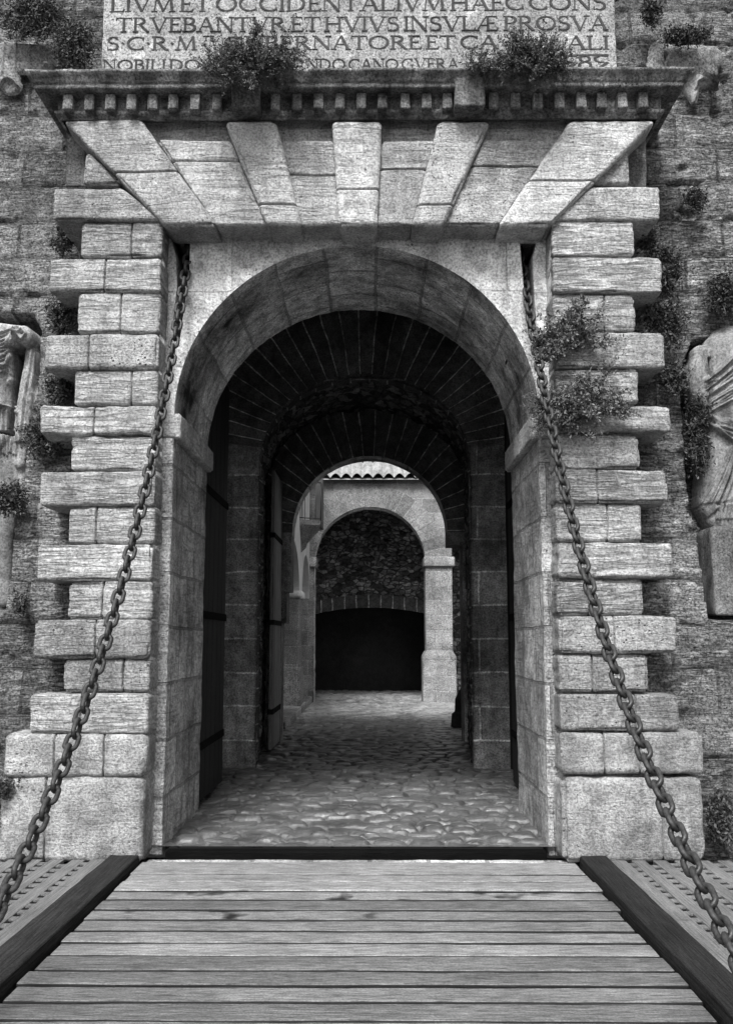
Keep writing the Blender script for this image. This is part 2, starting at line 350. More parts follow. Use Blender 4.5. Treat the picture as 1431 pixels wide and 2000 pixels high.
# ---- pilasters
L = [  # outer x, top y, bottom y
 (157, 432, 499), (98, 503, 567), (152, 570, 648), (90, 652, 717), (145, 721, 789), (80, 793, 847), (138, 851, 918), (80, 921, 986),
 (134, 990, 1060), (74, 1064, 1133), (132, 1137, 1209), (68, 1213, 1284), (122, 1288, 1352), (58, 1357, 1434)]
Rr = [
 (1238, 432, 499), (1292, 503, 571), (1242, 575, 646), (1297, 650, 718), (1246, 722, 787), (1308, 794, 841), (1250, 851, 916), (1302, 918, 981),
 (1253, 985, 1057), (1312, 1061, 1127), (1257, 1131, 1201), (1320, 1205, 1275), (1266, 1280, 1351), (1325, 1357, 1427)]
def inner_x(side, py): return (np.interp(py, [440, 1000, 1434, 1668], [318, 301, 290, 281]) if side < 0 else np.interp(py, [440, 1000, 1434, 1668], [1076, 1087, 1093, 1097]))
for side, rows in ((-1, L), (1, Rr)):
    core = MB(); xi = PX(inner_x(side, 900), 900, YF); xo = PX(150 if side < 0 else 1244, 600, YF)
    lo_, hi_ = (min(xi, xo)+.05, max(xi, xo)-.0) if side < 0 else (min(xi, xo), max(xi, xo)-.05)
    if side < 0: box(core, (xo+.06, YF+.07, 0), (xi-.012, 8.3, 4.95))
    else: box(core, (xi+.012, YF+.07, 0), (xo-.06, 8.3, 4.95))
    pil = core.build('pilaster', M['quoin_plain'], gate)
    def course(ox, ty, by, nm='quoin_block', mat=None, proj=0., r=.03, gj=None, stra=.012, amp=.007, backY=8.0):
        xin = PX(inner_x(side, (ty+by)/2), (ty+by)/2, YF); xout = PX(ox, (ty+by)/2, YF)
        z1, z0 = PZ(ty-1.2, YF-proj), max(PZ(by+1.2, YF-proj), 0)
        a, b = min(xin, xout), max(xin, xout); g = []
        if gj is None: gj = [rnd.uniform(.3, .7)] if rnd.random() < .5 else []
        for t in gj: g.append((0, a+t*(b-a), .035, .0055))
        m_ = MB(); rbox(m_, (a, YF-proj, z0), (b, backY, z1), r, .022, amp, 9, gr=g, amp2=.012, stra=stra, skip='+y')
        return m_.build(nm, mat or M['quoin'], pil)
    for i, (ox, ty, by) in enumerate(rows):
        lng = i % 2 == 1
        o_ = course(ox, ty, by, proj=.03 if lng else rnd.uniform(-.005, .008), stra=rnd.choice([.0, .012, .02]) , mat=M['quoin'] if rnd.random() < .65 else M['quoin_plain'], amp=.02 if i == 5 else .008)
    course(14 if side < 0 else 1371, 1437 if side < 0 else 1431, 1518 if side < 0 else 1512, 'plinth_block', M['base'], .05, .04, [.35, .7] if side < 0 else [.3, .55], 0, .012)
    course(2 if side < 0 else 1372, 1520, 1690, 'plinth_block', M['base'], .05, .05, [.32] if side < 0 else [.7], 0, .016)

def quadwarp(lo, hi, q):  # q: world xz of tl,tr,br,bl
    q = np.array(q); lo = np.array(lo); hi = np.array(hi)
    def f(p):
        u = (p[:, 0]-lo[0])/(hi[0]-lo[0]); v = (p[:, 2]-lo[2])/(hi[2]-lo[2]); u = u[:, None]; v = v[:, None]
        xz = (q[3]*(1-u)+q[2]*u)*(1-v)+(q[0]*(1-u)+q[1]*u)*v
        return np.stack([xz[:, 0], p[:, 1], xz[:, 1]], 1)
    return f
def wedge(name, px, Y, back, mat, parent, r=.028, gr=(), stra=0., amp=.007, res=.022):
    q = [(P(a, b, Y)[0], P(a, b, Y)[2]) for a, b in px]
    w_ = max(.05, (abs(q[1][0]-q[0][0])+abs(q[2][0]-q[3][0]))/2); h_ = max(.05, abs(q[0][1]-q[3][1]))
    m_ = MB(); g = [(a, (t*w_ if a == 0 else t*h_), d, wd) for a, t, d, wd in gr]
    rbox(m_, (0, Y, 0), (w_, back, h_), r, res, amp, 9, warp=quadwarp((0, 0, 0), (w_, 0, h_), q), gr=g, amp2=.01, stra=stra, skip='+y')
    return m_.build(name, mat, parent)
# the cut course and the small triangular block under each slanting edge
wedge('quoin_block', [(104, 366), (238, 366), (318, 430), (104, 430)], YF-.03, 8., M['quoin_plain'], gate, stra=.01)
wedge('quoin_block', [(166, 300), (176, 300), (243, 360), (163, 360)], YF, 8., M['quoin_plain'], gate, r=.03)
wedge('quoin_block', [(1155, 364), (1288, 364), (1288, 430), (1078, 430)], YF-.03, 8., M['quoin_plain'], gate, stra=.01)
wedge('quoin_block', [(1216, 284), (1227, 282), (1231, 360), (1120, 360)], YF, 8., M['quoin_plain'], gate, r=.03)
for a, b in ((128, 170), (1222, 1262)):
    wedge('corner_block', [(a, 240), (b, 240), (b, 366), (a, 366)], 7.2, 8., M['cornice'], gate, r=.02)
# ---- lintel
lm = MB(); q = [P(130, 225, 7.07), P(1262, 225, 7.07), P(1062, 440, 7.07), P(332, 440, 7.07)]
hexa(lm, q+[(x, 8.6, z) for x, y, z in q])
lint = lm.build('lintel', M['vous'], gate, smooth=False)
YV = 6.93; YR = 6.985
J = lambda ax, t: (ax, t, .03, .006)
wedge('voussoir', [(118, 232), (275, 229), (424, 440), (322, 440)], YV, 7.3, M['vous'], lint, r=.038, gr=[J(2, .5)], stra=.004)
wedge('voussoir', [(438, 234), (539, 234), (590, 440), (521, 440)], YV, 7.3, M['vous'], lint, r=.038, gr=[J(2, .2)])
wedge('keystone', [(648, 235), (746, 235), (737, 440), (661, 440)], YV-.01, 7.3, M['vous'], lint, r=.038, gr=[J(2, .35)])
wedge('voussoir', [(856, 235), (959, 235), (866, 440), (802, 440)], YV, 7.3, M['vous'], lint, r=.038, gr=[J(2, .2)])
wedge('voussoir', [(1112, 232), (1284, 233), (1073, 440), (972, 440)], YV, 7.3, M['vous'], lint, r=.038, gr=[J(2, .42)], stra=.004)
wedge('voussoir', [(306, 271), (452, 271), (526, 440), (420, 440)], YR, 7.3, M['vous'], lint, gr=[J(2, .74)], stra=.014)
wedge('voussoir', [(544, 273), (652, 273), (667, 440), (585, 440)], YR, 7.3, M['vous'], lint, gr=[J(2, .58)])
wedge('voussoir', [(742, 273), (851, 273), (806, 440), (733, 440)], YR, 7.3, M['vous'], lint, gr=[J(2, .66)], stra=.01)
wedge('voussoir', [(944, 272), (1094, 272), (976, 440), (860, 440)], YR, 7.3, M['quoin_plain'], lint, gr=[J(2, .68)], stra=.016)
# ---- cornice: profile (overhang, height) swept round the front and both returns
xl, xr = PX(122, 232, 6.97), PX(1282, 232, 6.97)
z_b = PZ(232, 6.95); z_t = PZ(139, 6.78)
H = z_t-z_b
prof = [(0, 0), (.02, .0), (.02, .09), (.05, .12), (.055, .2), (.03, .21), (.03, .56), (.12, .575), (.185, .585), (.19, .72), (.2, .73), (.205, .80), (.225, .88), (.25, .94), (.255, 1.0), (.1, 1.015), (-.55, 1.03)]
cm = MB()
pth = []
for d, h in prof:
    pth.append((d*.9, z_b+h*H))
def sweep():
    Yb0 = 6.97
    def ring(d): return [(xl-d, 8.2), (xl-d, Yb0-d), (xr+d, Yb0-d), (xr+d, 8.2)]
    segs = [40, 150, 40]
    # fine profile
    fine = []
    for (d0, h0), (d1, h1) in zip(pth[:-1], pth[1:]):
        n_ = max(1, int(math.hypot(d1-d0, h1-h0)/.018))
        for k in range(n_): fine.append((d0+(d1-d0)*k/n_, h0+(h1-h0)*k/n_))
    fine.append(pth[-1])
    rows_ = []
    for d, h in fine:
        rg = ring(d); line = []
        for s_, n_ in enumerate(segs):
            for k in range(n_+(s_ == 2)):
                t = k/n_; line.append((rg[s_][0]*(1-t)+rg[s_+1][0]*t, rg[s_][1]*(1-t)+rg[s_+1][1]*t, h))
        rows_.append(line)
    A = np.array(rows_); m, n_ = A.shape[:2]
    x, y, z = A[..., 0], A[..., 1], A[..., 2]
    cen = np.array([(xl+xr)/2, 8.])
    nz = fbm(x*7, y*7, z*7, 4)*.012
    ero = np.clip(fbm(x*2.5+9, y*2.5, z*4, 3)-.25, 0, 1)*.06*((z-z_b)/H > .7)
    A[..., 1] = y+nz+ero; A[..., 2] = z+fbm(x*6+4, y*6, z*6, 3)*.008-ero*.3
    i, j = np.meshgrid(np.arange(m-1), np.arange(n_-1), indexing='ij'); k = (i*n_+j).ravel()
    cm.add(A.reshape(-1, 3), np.stack([k, k+1, k+n_+1, k+n_], 1), np.stack([x, z], -1).reshape(-1, 2))
sweep()
corn = cm.build('cornice', M['cornice'], gate)
def at_z(f): return z_b+f*H
xs = [135, 177, 218, 259, 300, 340, 382, 425, 538, 580, 622, 664, 705, 746, 790, 832, 872, 962, 1005, 1048, 1090, 1132, 1172, 1212, 1252]
for x_ in xs:
    X_ = PX(x_, 198, 6.9); wd = .04
    m_ = MB(); rbox(m_, (X_-wd+.004, 6.855, at_z(.1)), (X_+wd, 6.97, at_z(.565)), .012, .02, .006, 12, skip='+y')
    m_.build('dentil', M['cornice'], corn)
for a, b in ((452, 508), (887, 946)):
    m_ = MB(); rbox(m_, (PX(a, 190, 6.8), 6.775, at_z(.0)), (PX(b, 190, 6.8), 6.97, at_z(.99)), .02, .02, .01, 9, skip='+y')
    m_.build('bracket', M['cornice'], corn)
# ---- arch: spandrel with two chain slots, soffit, jambs, imposts
def slotpts(lst): return [(P(a, b, YS)[0], P(a, b, YS)[2]) for a, b in lst]
slL_in = slotpts([(372, 425), (372, 450), (370, 530), (364, 570), (355, 640), (352, 662)]); slL_out = slotpts([(322, 425), (329, 450), (344, 500), (346, 560), (336, 640), (340, 662)])
slR_in = slotpts([(1012, 425), (1012, 450), (1020, 535), (1025, 600), (1031, 650), (1036, 668)]); slR_out = slotpts([(1056, 425), (1053, 450), (1040, 500), (1040, 535), (1047, 640), (1040, 668)])
ZT = PZ(425, YS)
def curve(lst, z, below):
    zz = [p[1] for p in lst][::-1]; xx = [p[0] for p in lst][::-1]
    return np.where(z >= zz[0], np.interp(z, zz, xx), below)
XLo, XRo = CX-AR-.004, CX+AR+.004
def outer(side, z):
    lst = slL_in if side < 0 else slR_in; zb = lst[-1][1]; xb = lst[-1][0]; X0 = XLo if side < 0 else XRo
    r = curve(lst, z, xb); lower = X0+(xb-X0)*np.clip((z-ZSP)/(zb-ZSP), 0, 1); return np.where(z < zb, lower, r)
def outer_strip(side, z):
    lst = slL_out if side < 0 else slR_out; zb = (slL_in if side < 0 else slR_in)[-1][1]
    o = outer(side, z); s_ = curve(lst, z, lst[-1][0]); k = np.clip((z-zb)/.02, 0, 1); return o*(1-k)+s_*k
def sn(x, y, z, a=.01):
    e = np.clip(fbm(x*2.2, y*2.2, z*2.2+3, 2)*2-.5, 0, 1)*.018
    return x, y+fbm(x*7, y*7, z*7, 4)*a+e, z
sp = MB()
for side in (-1, 1):
    def f(u, v, side=side):
        th = np.pi/2*u    # 0 = springing, 1 = apex
        ax = CX+side*AR*np.cos(th); az = ZSP+AR*.975*np.sin(th)
        # outer boundary point on the slot edge (side) then the top
        hs = ZT-ZSP; ws = AR+.0; t = u
        brk = .42
        oz = np.where(t < brk, ZSP+hs*(t/brk), ZT); xc = outer(side, np.full_like(u, ZT))
        ox = np.where(t < brk, outer(side, oz), xc+(CX-xc)*((t-brk)/(1-brk)))
        x = ax+(ox-ax)*v; z = az+(oz-az)*v
        return x, YS+0*x, z, x, z
    sp.grid(f, 130, 46, noise=lambda x, y, z: sn(x, y, z), flip=side > 0)
    def f2(u, v, side=side):
        z = ZSP+(ZT-ZSP)*u; e = outer_strip(side, z); xi = PX(315 if side < 0 else 1078, 900, YF)+(-.08 if side < 0 else .08); x = xi+(e-xi)*v
        return x, YS+0*x, z, x, z
    sp.grid(f2, 80, 14, noise=lambda x, y, z: sn(x, y, z, .012), flip=side < 0)
    # slot cheeks running back into the wall
    for lst, fl in (((slL_in, True), (slL_out, False)) if side < 0 else ((slR_in, False), (slR_out, True))):
        pts = np.array(lst)
        def f3(u, v, pts=pts):
            s_ = np.linspace(0, 1, len(pts)); x = np.interp(u, s_, pts[:, 0]); z = np.interp(u, s_, pts[:, 1]); return x, YS+v*.6, z, v, z
        sp.grid(f3, 20, 10, noise=lambda x, y, z: (x, y+fbm(x*7, y*7, z*7, 3)*.008, z), flip=fl)
spn = sp.build('spandrel', M['spandrel'], gate)
for a, b in ((318, 380), (1005, 1062)):
    dk = MB(); box(dk, (PX(a, 450, YS), YS+.6, 3.92), (PX(b, 450, YS), YS+.7, 5.1)); dk.build('slot_back', M['dark'], gate, smooth=False)
so = MB()
def f(u, v):
    th = math.pi*u; x = CX-AR*np.cos(th); z = ZSP+AR*.975*np.sin(th); y = YS+(YB-YS)*v; return x, y, z, v*(YB-YS)+.0, th*AR+.1
def son(x, y, z):
    n_ = fbm(x*6, y*6, z*6, 4)*.012; dx, dz = x-CX, z-ZSP; l = np.hypot(dx, dz); edge = np.clip((y-YS)/.05, 0, 1)
    return x+dx/l*n_*edge, y+0*x, z+dz/l*n_*edge
so.grid(f, 200, 60, noise=son)
def f(u, v):   # rear face over the arch
    th = math.pi*u; ax = CX-AR*np.cos(th); az = ZSP+AR*np.sin(th); return ax+(-np.cos(th))*1.2*v, YB+0*v+.001, az+np.sin(th)*.0+v*2.2, ax, az
so.grid(f, 60, 4, flip=True)
so.build('arch_soffit', M['soffit'], gate)
for side in (-1, 1):
    xj = CX+side*AR; jm = MB()
    if side < 0: rbox(jm, (xj-.75, YS, -.02), (xj, YB, ZSP-.18), .012, .035, .012, 7, skip='-z +z -x', amp2=.01)
    else: rbox(jm, (xj, YS, -.02), (xj+.75, YB, ZSP-.18), .012, .035, .012, 7, skip='-z +z +x', amp2=.01)
    jm.build('jamb', M['jamb'], gate)
    im = MB(); z0, z1 = 3.12, 3.325
    if side < 0: rbox(im, (xj-.19, YS-.012, z0), (xj+.055, YB+.03, z1), .02, .03, .009, 9)
    else: rbox(im, (xj-.055, YS-.012, z0), (xj+.19, YB+.03, z1), .02, .03, .009, 9)
    im.build('impost', M['vous'], gate)
    fm = MB()   # masonry between jamb top and pier behind the impost
    if side < 0: box(fm, (xj-.75, YS+.03, ZSP-.2), (xj-.01, YB-.02, ZSP+2.2))
    else: box(fm, (xj+.01, YS+.03, ZSP-.2), (xj+.75, YB-.02, ZSP+2.2))
    # only the part outside the arch is needed
    for a in fm.v:
        a[:, 0] = np.where(side < 0, np.minimum(a[:, 0], xj-.16), np.maximum(a[:, 0], xj+.16)) if False else a[:, 0]

# ================================================================== RAMPART
def inpoly(x, z, poly):
    r = np.zeros(x.shape, bool); n_ = len(poly)
    for i in range(n_):
        x0, z0 = poly[i]; x1, z1 = poly[(i+1) % n_]
        c = ((z0 > z) != (z1 > z)); xx = (x1-x0)*(z-z0)/((z1-z0) or 1e-9)+x0; r ^= c & (x < xx)
    return r
def wy(z): return 7.2+.085*z
def wp(px, py):
    Y = 7.4
    for _ in range(4): p = P(px, py, Y); Y = wy(p[2])
    return P(px, py, Y)
nichL = [wp(a, b) for a, b in ((-700, 590), (60, 615), (76, 640), (66, 760), (50, 880), (34, 1000), (24, 1040), (8, 1190), (-700, 1190))]
nichR = [wp(a, b) for a, b in ((2000, 640), (1420, 655), (1352, 672), (1332, 720), (1334, 800), (1342, 900), (1347, 1000), (1360, 1020), (1386, 1207), (2000, 1207))]
nichL = [(a[0], a[2]) for a in nichL]; nichR = [(a[0], a[2]) for a in nichR]
rw = MB()
def f(u, v):
    x = -5.2+10.4*u; z = -1.6+10.6*v; return x, wy(z), z, x, z
def wn(x, y, z):
    ch = .34; zz = z+.012*vn(x*1.5, 0, z*1.5); k = np.floor(zz/ch); fz = zz/ch-k; dj = np.minimum(fz, 1-fz)*ch
    off = _h(k.astype(np.int64), 3, 7)*.4; bwid = .62; kx = np.floor((x+off)/bwid+.18*_h(k.astype(np.int64), 9, 1)); fx = (x+off)/bwid+.18*_h(k.astype(np.int64), 9, 1)-kx
    dx = np.minimum(fx, 1-fx)*bwid
    blk = _h(kx.astype(np.int64), k.astype(np.int64), 5)
    d = blk*.012
    d = d+.03*fbm(x*2.3, 0, z*3, 3)+.024*fbm(x*9, 1, z*22, 4)*np.clip(.7+blk, .2, 1.3)+.012*fbm(x*18, 2, z*22, 3)
    d = d+.03*np.exp(-(dj/.014)**2)
    hole = np.clip(fbm(x*5, 7, z*7, 3)-.45, 0, 1)*.18; d = d+hole
    ni = (inpoly(x, z, nichL) | inpoly(x, z, nichR)).astype(float)
    b = ni.copy()
    for _ in range(1): b[1:-1, 1:-1] = (b[1:-1, 1:-1]*2+b[2:, 1:-1]+b[:-2, 1:-1]+b[1:-1, 2:]+b[1:-1, :-2])/6
    return x, y+d*(1-.6*b)+b*.33, z
rw.grid(f, 620, 560, noise=wn, keep=lambda x, y, z: ~((x > -1.95) & (x < 1.6) & (z < 5.0)))
tag(rw.build('rampart_wall', M['wall']), 'dark eroded fortress wall of layered sandstone blocks behind and beside the gateway', 'wall')

# ================================================================== TABLET
tab = thing('inscription_tablet', 'large pale slab carved with four lines of Latin capitals above the cornice', 'tablet', (0, 7.55, 5.9))
YT = 7.6; tb = MB(); x0, x1 = PX(199, 100, YT), PX(1203, 100, YT)
rbox(tb, (x0, YT, 5.7), (x1, 8.0, 8.2), .01, .05, .004, 9, gr=[(2, PZ(65, YT), .006, .03), (2, PZ(-8, YT), .006, .03)], skip='+y')
tb.build('slab', M['tablet'], tab)
TH, TN = .12, .055
def S(x0, y0, x1, y1, w=TH): return ('s', x0, y0, x1, y1, w)
def A_(cx, cy, rx, ry, a0, a1, w=TH): return ('a', cx, cy, rx, ry, a0, a1, w)
def serif(x, y, h=.13): return ('s', x-h, y, x+h, y, .05)
def stem(x): return [S(x, 0, x, 1), serif(x, .025), serif(x, .975)]
G = {
 'I': (.3, stem(.15)), 'L': (.66, stem(.15)+[S(.15, .03, .6, .03, TN), S(.58, .0, .64, .2, .06)]),
 'E': (.62, stem(.15)+[S(.15, .03, .55, .03, TN), S(.15, .97, .52, .97, TN), S(.15, .52, .45, .52, TN), S(.54, 0, .6, .18, .05), S(.52, .99, .54, .82, .05), S(.45, .44, .45, .6, .05)]),
 'T': (.76, [S(.38, 0, .38, .97), serif(.38, .025), S(.04, .96, .72, .96, TN), S(.05, .99, .03, .8, .05), S(.71, .99, .73, .8, .05)]),
 'H': (.86, stem(.15)+stem(.71)+[S(.15, .52, .71, .52, TN)]),
 'N': (.86, [S(.13, 0, .13, 1, TN), S(.13, 1, .73, 0), S(.73, 0, .73, 1, TN), serif(.13, .025), serif(.1, .975, .09), serif(.73, .975)]),
 'M': (1.02, [S(.12, 0, .2, 1, TN), S(.2, 1, .5, .05), S(.5, .05, .8, 1, TN), S(.8, 1, .88, 0), serif(.12, .025), serif(.88, .025)]),
 'V': (.84, [S(.1, 1, .43, 0), S(.43, 0, .74, 1, TN), serif(.1, .975), serif(.74, .975)]),
 'A': (.84, [S(.1, 0, .42, 1, TN), S(.42, 1, .74, 0), S(.22, .36, .62, .36, .06), serif(.1, .025), serif(.74, .025)]),
 'O': (.98, [A_(.49, .5, .4, .45, 0, 360)]), 'C': (.86, [A_(.5, .5, .41, .45, 48, 312), S(.77, .72, .79, .94, .05), S(.77, .28, .79, .08, .05)]),
 'G': (.92, [A_(.5, .5, .41, .45, 48, 310), S(.77, .72, .79, .94, .05), S(.78, .08, .78, .42), serif(.78, .42)]),
 'D': (.9, stem(.15)+[A_(.36, .5, .42, .46, -90, 90), S(.15, .965, .38, .965, TN), S(.15, .035, .38, .035, TN)]),
 'B': (.68, stem(.15)+[A_(.3, .745, .24, .22, -90, 90, .12), A_(.3, .28, .29, .25, -90, 90, .13), S(.15, .965, .3, .965, .06), S(.15, .525, .3, .525, .06), S(.15, .035, .3, .035, .06)]),
 'P': (.66, stem(.15)+[A_(.3, .73, .27, .24, -90, 90, .13), S(.15, .965, .3, .965, .06), S(.15, .49, .3, .49, .06)]),
 'R': (.8, stem(.15)+[A_(.3, .745, .25, .22, -90, 90, .13), S(.15, .965, .3, .965, .06), S(.15, .525, .32, .525, .06), S(.34, .52, .7, .02), serif(.72, .025, .07)]),
 'S': (.62, [A_(.32, .74, .21, .22, 40, 260, .1), A_(.3, .27, .23, .24, -130, 100, .12), S(.3, .53, .34, .5, .15), S(.49, .98, .5, .78, .05), S(.09, .02, .08, .24, .05)]),
 'Æ': (1.1, [S(.06, 0, .5, 1, TN), S(.56, 0, .56, 1), S(.56, .03, .98, .03, TN), S(.5, .97, .95, .97, TN), S(.56, .52, .86, .52, TN), S(.24, .36, .56, .36, .06), serif(.08, .025, .1), S(.96, 0, 1.02, .2, .05), S(.95, .99, .97, .82, .05)]),
 '·': (.3, [S(.1, .55, .2, .45, .1)]), ' ': (.14, []),
 '8': (.56, [A_(.28, .76, .18, .2, 0, 360, .1), A_(.28, .28, .22, .25, 0, 360, .11)]),
 '5': (.62, [A_(.36, .74, .26, .24, 60, 290, .1), S(.36, .97, .6, .95, .07), S(.58, .5, .2, .0, .13)]),
 '1': (.3, stem(.15)),
}
def letter_polys(ch):
    out = []
    for s_ in G[ch][1]:
        if s_[0] == 's':
            _, a, b, c, d, w_ = s_; l = math.hypot(c-a, d-b) or 1; nx, ny = -(d-b)/l*w_/2, (c-a)/l*w_/2
            out.append([(a+nx, b+ny), (c+nx, d+ny), (c-nx, d-ny), (a-nx, b-ny)])
        else:
            _, cx, cy, rx, ry, a0, a1, w_ = s_; n_ = max(6, int(abs(a1-a0)/15))
            for k in range(n_):
                q = []
                for t, sg in ((k, 1), (k+1, 1), (k+1, -1), (k, -1)):
                    an = R(a0+(a1-a0)*t/n_); ww = (.05+(w_-.05)*abs(math.cos(an))**.8)/2*sg
                    q.append((cx+(rx+ww)*math.cos(an), cy+(ry+ww)*math.sin(an)))
                out.append(q)
    return out
def text_line(segs):
    Yt = YT-.004
    for (txt, xa, xb, yt, yb) in segs:
        m_ = MB()
        tot = sum(G[c][0] for c in txt); X0, X1 = PX(xa, (yt+yb)/2, Yt), PX(xb, (yt+yb)/2, Yt); zt, zb = PZ(yt, Yt), PZ(yb, Yt)
        hh = zt-zb; x = X0; sx = (X1-X0)/tot
        for ch in txt:
            if ch == ' ' and m_.n: m_.build('inscription_word', M['letter'], tab, smooth=False); m_ = MB()
            for i, q in enumerate(letter_polys(ch)):
                off = .0004*(i % 7)
                pts = [(x+a*sx, Yt-off, zb+b*hh) for a, b in q]
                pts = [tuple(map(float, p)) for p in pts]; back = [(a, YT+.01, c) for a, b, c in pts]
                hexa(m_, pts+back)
            x += G[ch][0]*sx
        m_.build('inscription_word', M['letter'], tab, smooth=False)
text_line([('LIVM ET OCCIDENTALIVM HAEC CONS', 214, 1184, -9, 21)])
text_line([('TRVEBANTVR ET HVIVS INSVLÆ PROSVA', 226, 1186, 32, 60)])
text_line([('S·C·R·M', 208, 386, 69, 96), ('TE', 396, 420, 68, 78), ('GVBE', 436, 574, 69, 96), ('RNATORE ET CA', 574, 972, 69, 96), ('ALI', 1104, 1190, 71, 98)])
text_line([('NOBILI DO', 200, 392, 114, 135), ('NDO CANO GVERA', 598, 896, 114, 136), ('1585', 1080, 1188, 110, 136)])
m_ = MB(); a = P(1110, 107, YT-.004); b = P(1188, 107, YT-.004); box(m_, (a[0], YT-.004, a[2]-.008), (b[0], YT+.01, a[2]+.006)); m_.build('overline', M['letter'], tab, smooth=False)

# ================================================================== RELIEFS AND STATUES
def relief(name, label, cat, x0, x1, z0, z1, res, Yb, comps, ridges, mat, dsc=1., flat=0.):
    """full-depth carving: height over the back plane from round-bellied limbs and drapery ridges"""
    nx, nz = int((x1-x0)/res), int((z1-z0)/res)
    X, Z = np.meshgrid(np.linspace(x0, x1, nx+1), np.linspace(z0, z1, nz+1), indexing='ij')
    def dist(pts, rr=None):
        best = np.full(X.shape, 1e9); rad = np.zeros(X.shape)
        for k in range(len(pts)-1):
            (ax, az), (bx, bz) = pts[k], pts[k+1]; dx, dz = bx-ax, bz-az; l2 = dx*dx+dz*dz+1e-9
            t = np.clip(((X-ax)*dx+(Z-az)*dz)/l2, 0, 1); d = np.hypot(X-ax-t*dx, Z-az-t*dz)
            if rr is not None:
                r_ = rr[k]*(1-t)+rr[k+1]*t; d2 = d/r_; m = d2 < best; best = np.where(m, d2, best); rad = np.where(m, r_, rad)
            else: m = d < best; best = np.where(m, d, best)
        return best, rad
    Hh = np.zeros(X.shape)
    for pts, rr, off in comps:
        d, r_ = dist(pts, rr); h = np.where(d < 1, r_*np.sqrt(np.clip(1-d**2, 0, 1))*dsc+off, 0)
        if flat: h = np.minimum(h, flat)
        Hh = np.maximum(Hh, h)
    inside = Hh > .004
    for pts, a, wd in ridges:
        d, _ = dist(pts); Hh = Hh+np.where(inside, a*(1.9 if dsc > .7 else 1)*np.exp(-(d/wd)**2), 0)
    Hh = Hh+np.where(inside, fbm(X*14, 3, Z*14, 4)*.006, 0)
    m_ = MB(); V = np.stack([X, Yb-Hh, Z], -1).reshape(-1, 3)
    i, j = np.meshgrid(np.arange(nx), np.arange(nz), indexing='ij'); k = (i*(nz+1)+j).ravel(); q = np.stack([k, k+nz+1, k+nz+2, k+1], 1)
    keep = inside.ravel()[q].any(1); q = q[keep]
    us, inv = np.unique(q, return_inverse=True); m_.add(V[us], inv.reshape(q.shape), V[us][:, [0, 2]])
    return tag(m_.build(name, mat), label, cat)
def W(Y): return lambda a, b: (P(a, b, Y)[0], P(a, b, Y)[2])
k = W(7.45)
def pl(f_, *pts): return [f_(a, b) for a, b in pts]
# right statue: headless toga figure
fr = []; rr_ = random.Random(5); jt = lambda a=2.: rr_.uniform(-a, a)
for i in range(13):   # swags sweeping from the hanging arm up to the far shoulder
    t = (i+rr_.uniform(-.3, .3))/12; fr.append((pl(k, (1376+8*t, 742+62*t), (1396+jt(), 726+72*t+jt()), (1425, 698+86*t+jt()), (1480, 668+98*t)), rr_.uniform(.008, .022), rr_.choice([.006, .009, .014])))
for i in range(9):
    t = i/8; fr.append((pl(k, (1380+jt(), 804+10*t), (1402, 820+20*t+jt()), (1440, 826+32*t), (1490, 812+36*t)), rr_.uniform(.008, .02), rr_.choice([.006, .01])))
for i in range(6): fr.append((pl(k, (1372+4*i, 682), (1376+3.5*i+jt(), 715), (1386+2*i, 745)), rr_.uniform(.006, .014), .006))
for i in range(4): fr.append((pl(k, (1362-4*i, 694), (1352-4*i, 722), (1358-3*i, 765)), .008, .006))
fr.append((pl(k, (1384, 700), (1387, 760), (1382, 812)), -.05, .008)); fr.append((pl(k, (1384, 826), (1410, 850), (1440, 880)), .035, .012)); fr.append((pl(k, (1440, 870), (1424, 930), (1404, 985)), -.03, .01))
for i in range(8): fr.append((pl(k, (1376+5*i+jt(1), 980), (1396+4.5*i, 935+jt()), (1424+3*i, 868), (1440+4*i, 820)), rr_.uniform(.008, .02), rr_.choice([.006, .009])))
for i in range(10): fr.append((pl(k, (1404+6.5*i, 985), (1403+6.5*i, 1012)), .02, .006))
relief('toga_statue', 'headless pale marble statue in swept toga folds standing in the right-hand niche', 'statue', 2.2, 3.6, 1.9, 4.2, .007, 7.72,
       [(pl(k, (1440, 690), (1445, 760), (1443, 820)), [.27, .3, .26], .12), (pl(k, (1378, 690), (1364, 735), (1376, 785)), [.08, .105, .07], .2),
        (pl(k, (1443, 820), (1440, 900), (1432, 975), (1432, 1000)), [.27, .26, .24, .19], .1), (pl(k, (1425, 985), (1440, 1008)), [.14, .12], .12), (pl(k, (1372, 686), (1500, 686)), [.07, .07], .2)], fr, M['statue'], .8)
fr = []
for i in range(12): fr.append((pl(k, (38+jt(), 640+1.8*i), (14, 652+6*i+jt()), (-25, 664+8*i), (-60, 668+8*i)), rr_.uniform(.01, .022), rr_.choice([.006, .009])))
for i in range(7): fr.append((pl(k, (52+i*2.6, 682), (44+3.4*i, 730), (32+4*i, 790+jt()), (26+3.4*i, 860)), rr_.uniform(.012, .028), rr_.choice([.005, .009])))
fr += [(pl(k, (38, 690), (26, 760), (18, 830)), -.07, .012), (pl(k, (68, 700), (58, 800)), -.03, .006)]
for i in range(16): fr.append((pl(k, (-60+6.5*i+jt(1), 800+jt()), (-58+6.3*i, 840+jt(4))), rr_.uniform(.012, .024), .006))
for i in range(16): fr.append((pl(k, (-60+6*i, 846), (-58+5.6*i, 884+jt(4))), rr_.uniform(.01, .022), .006))
for i in range(14): a_, b_ = rr_.uniform(-40, 26), rr_.uniform(700, 790); fr.append((pl(k, (a_, b_), (a_+jt(6), b_+rr_.uniform(4, 12)), (a_+jt(9), b_+16)), rr_.uniform(.01, .025), .008))
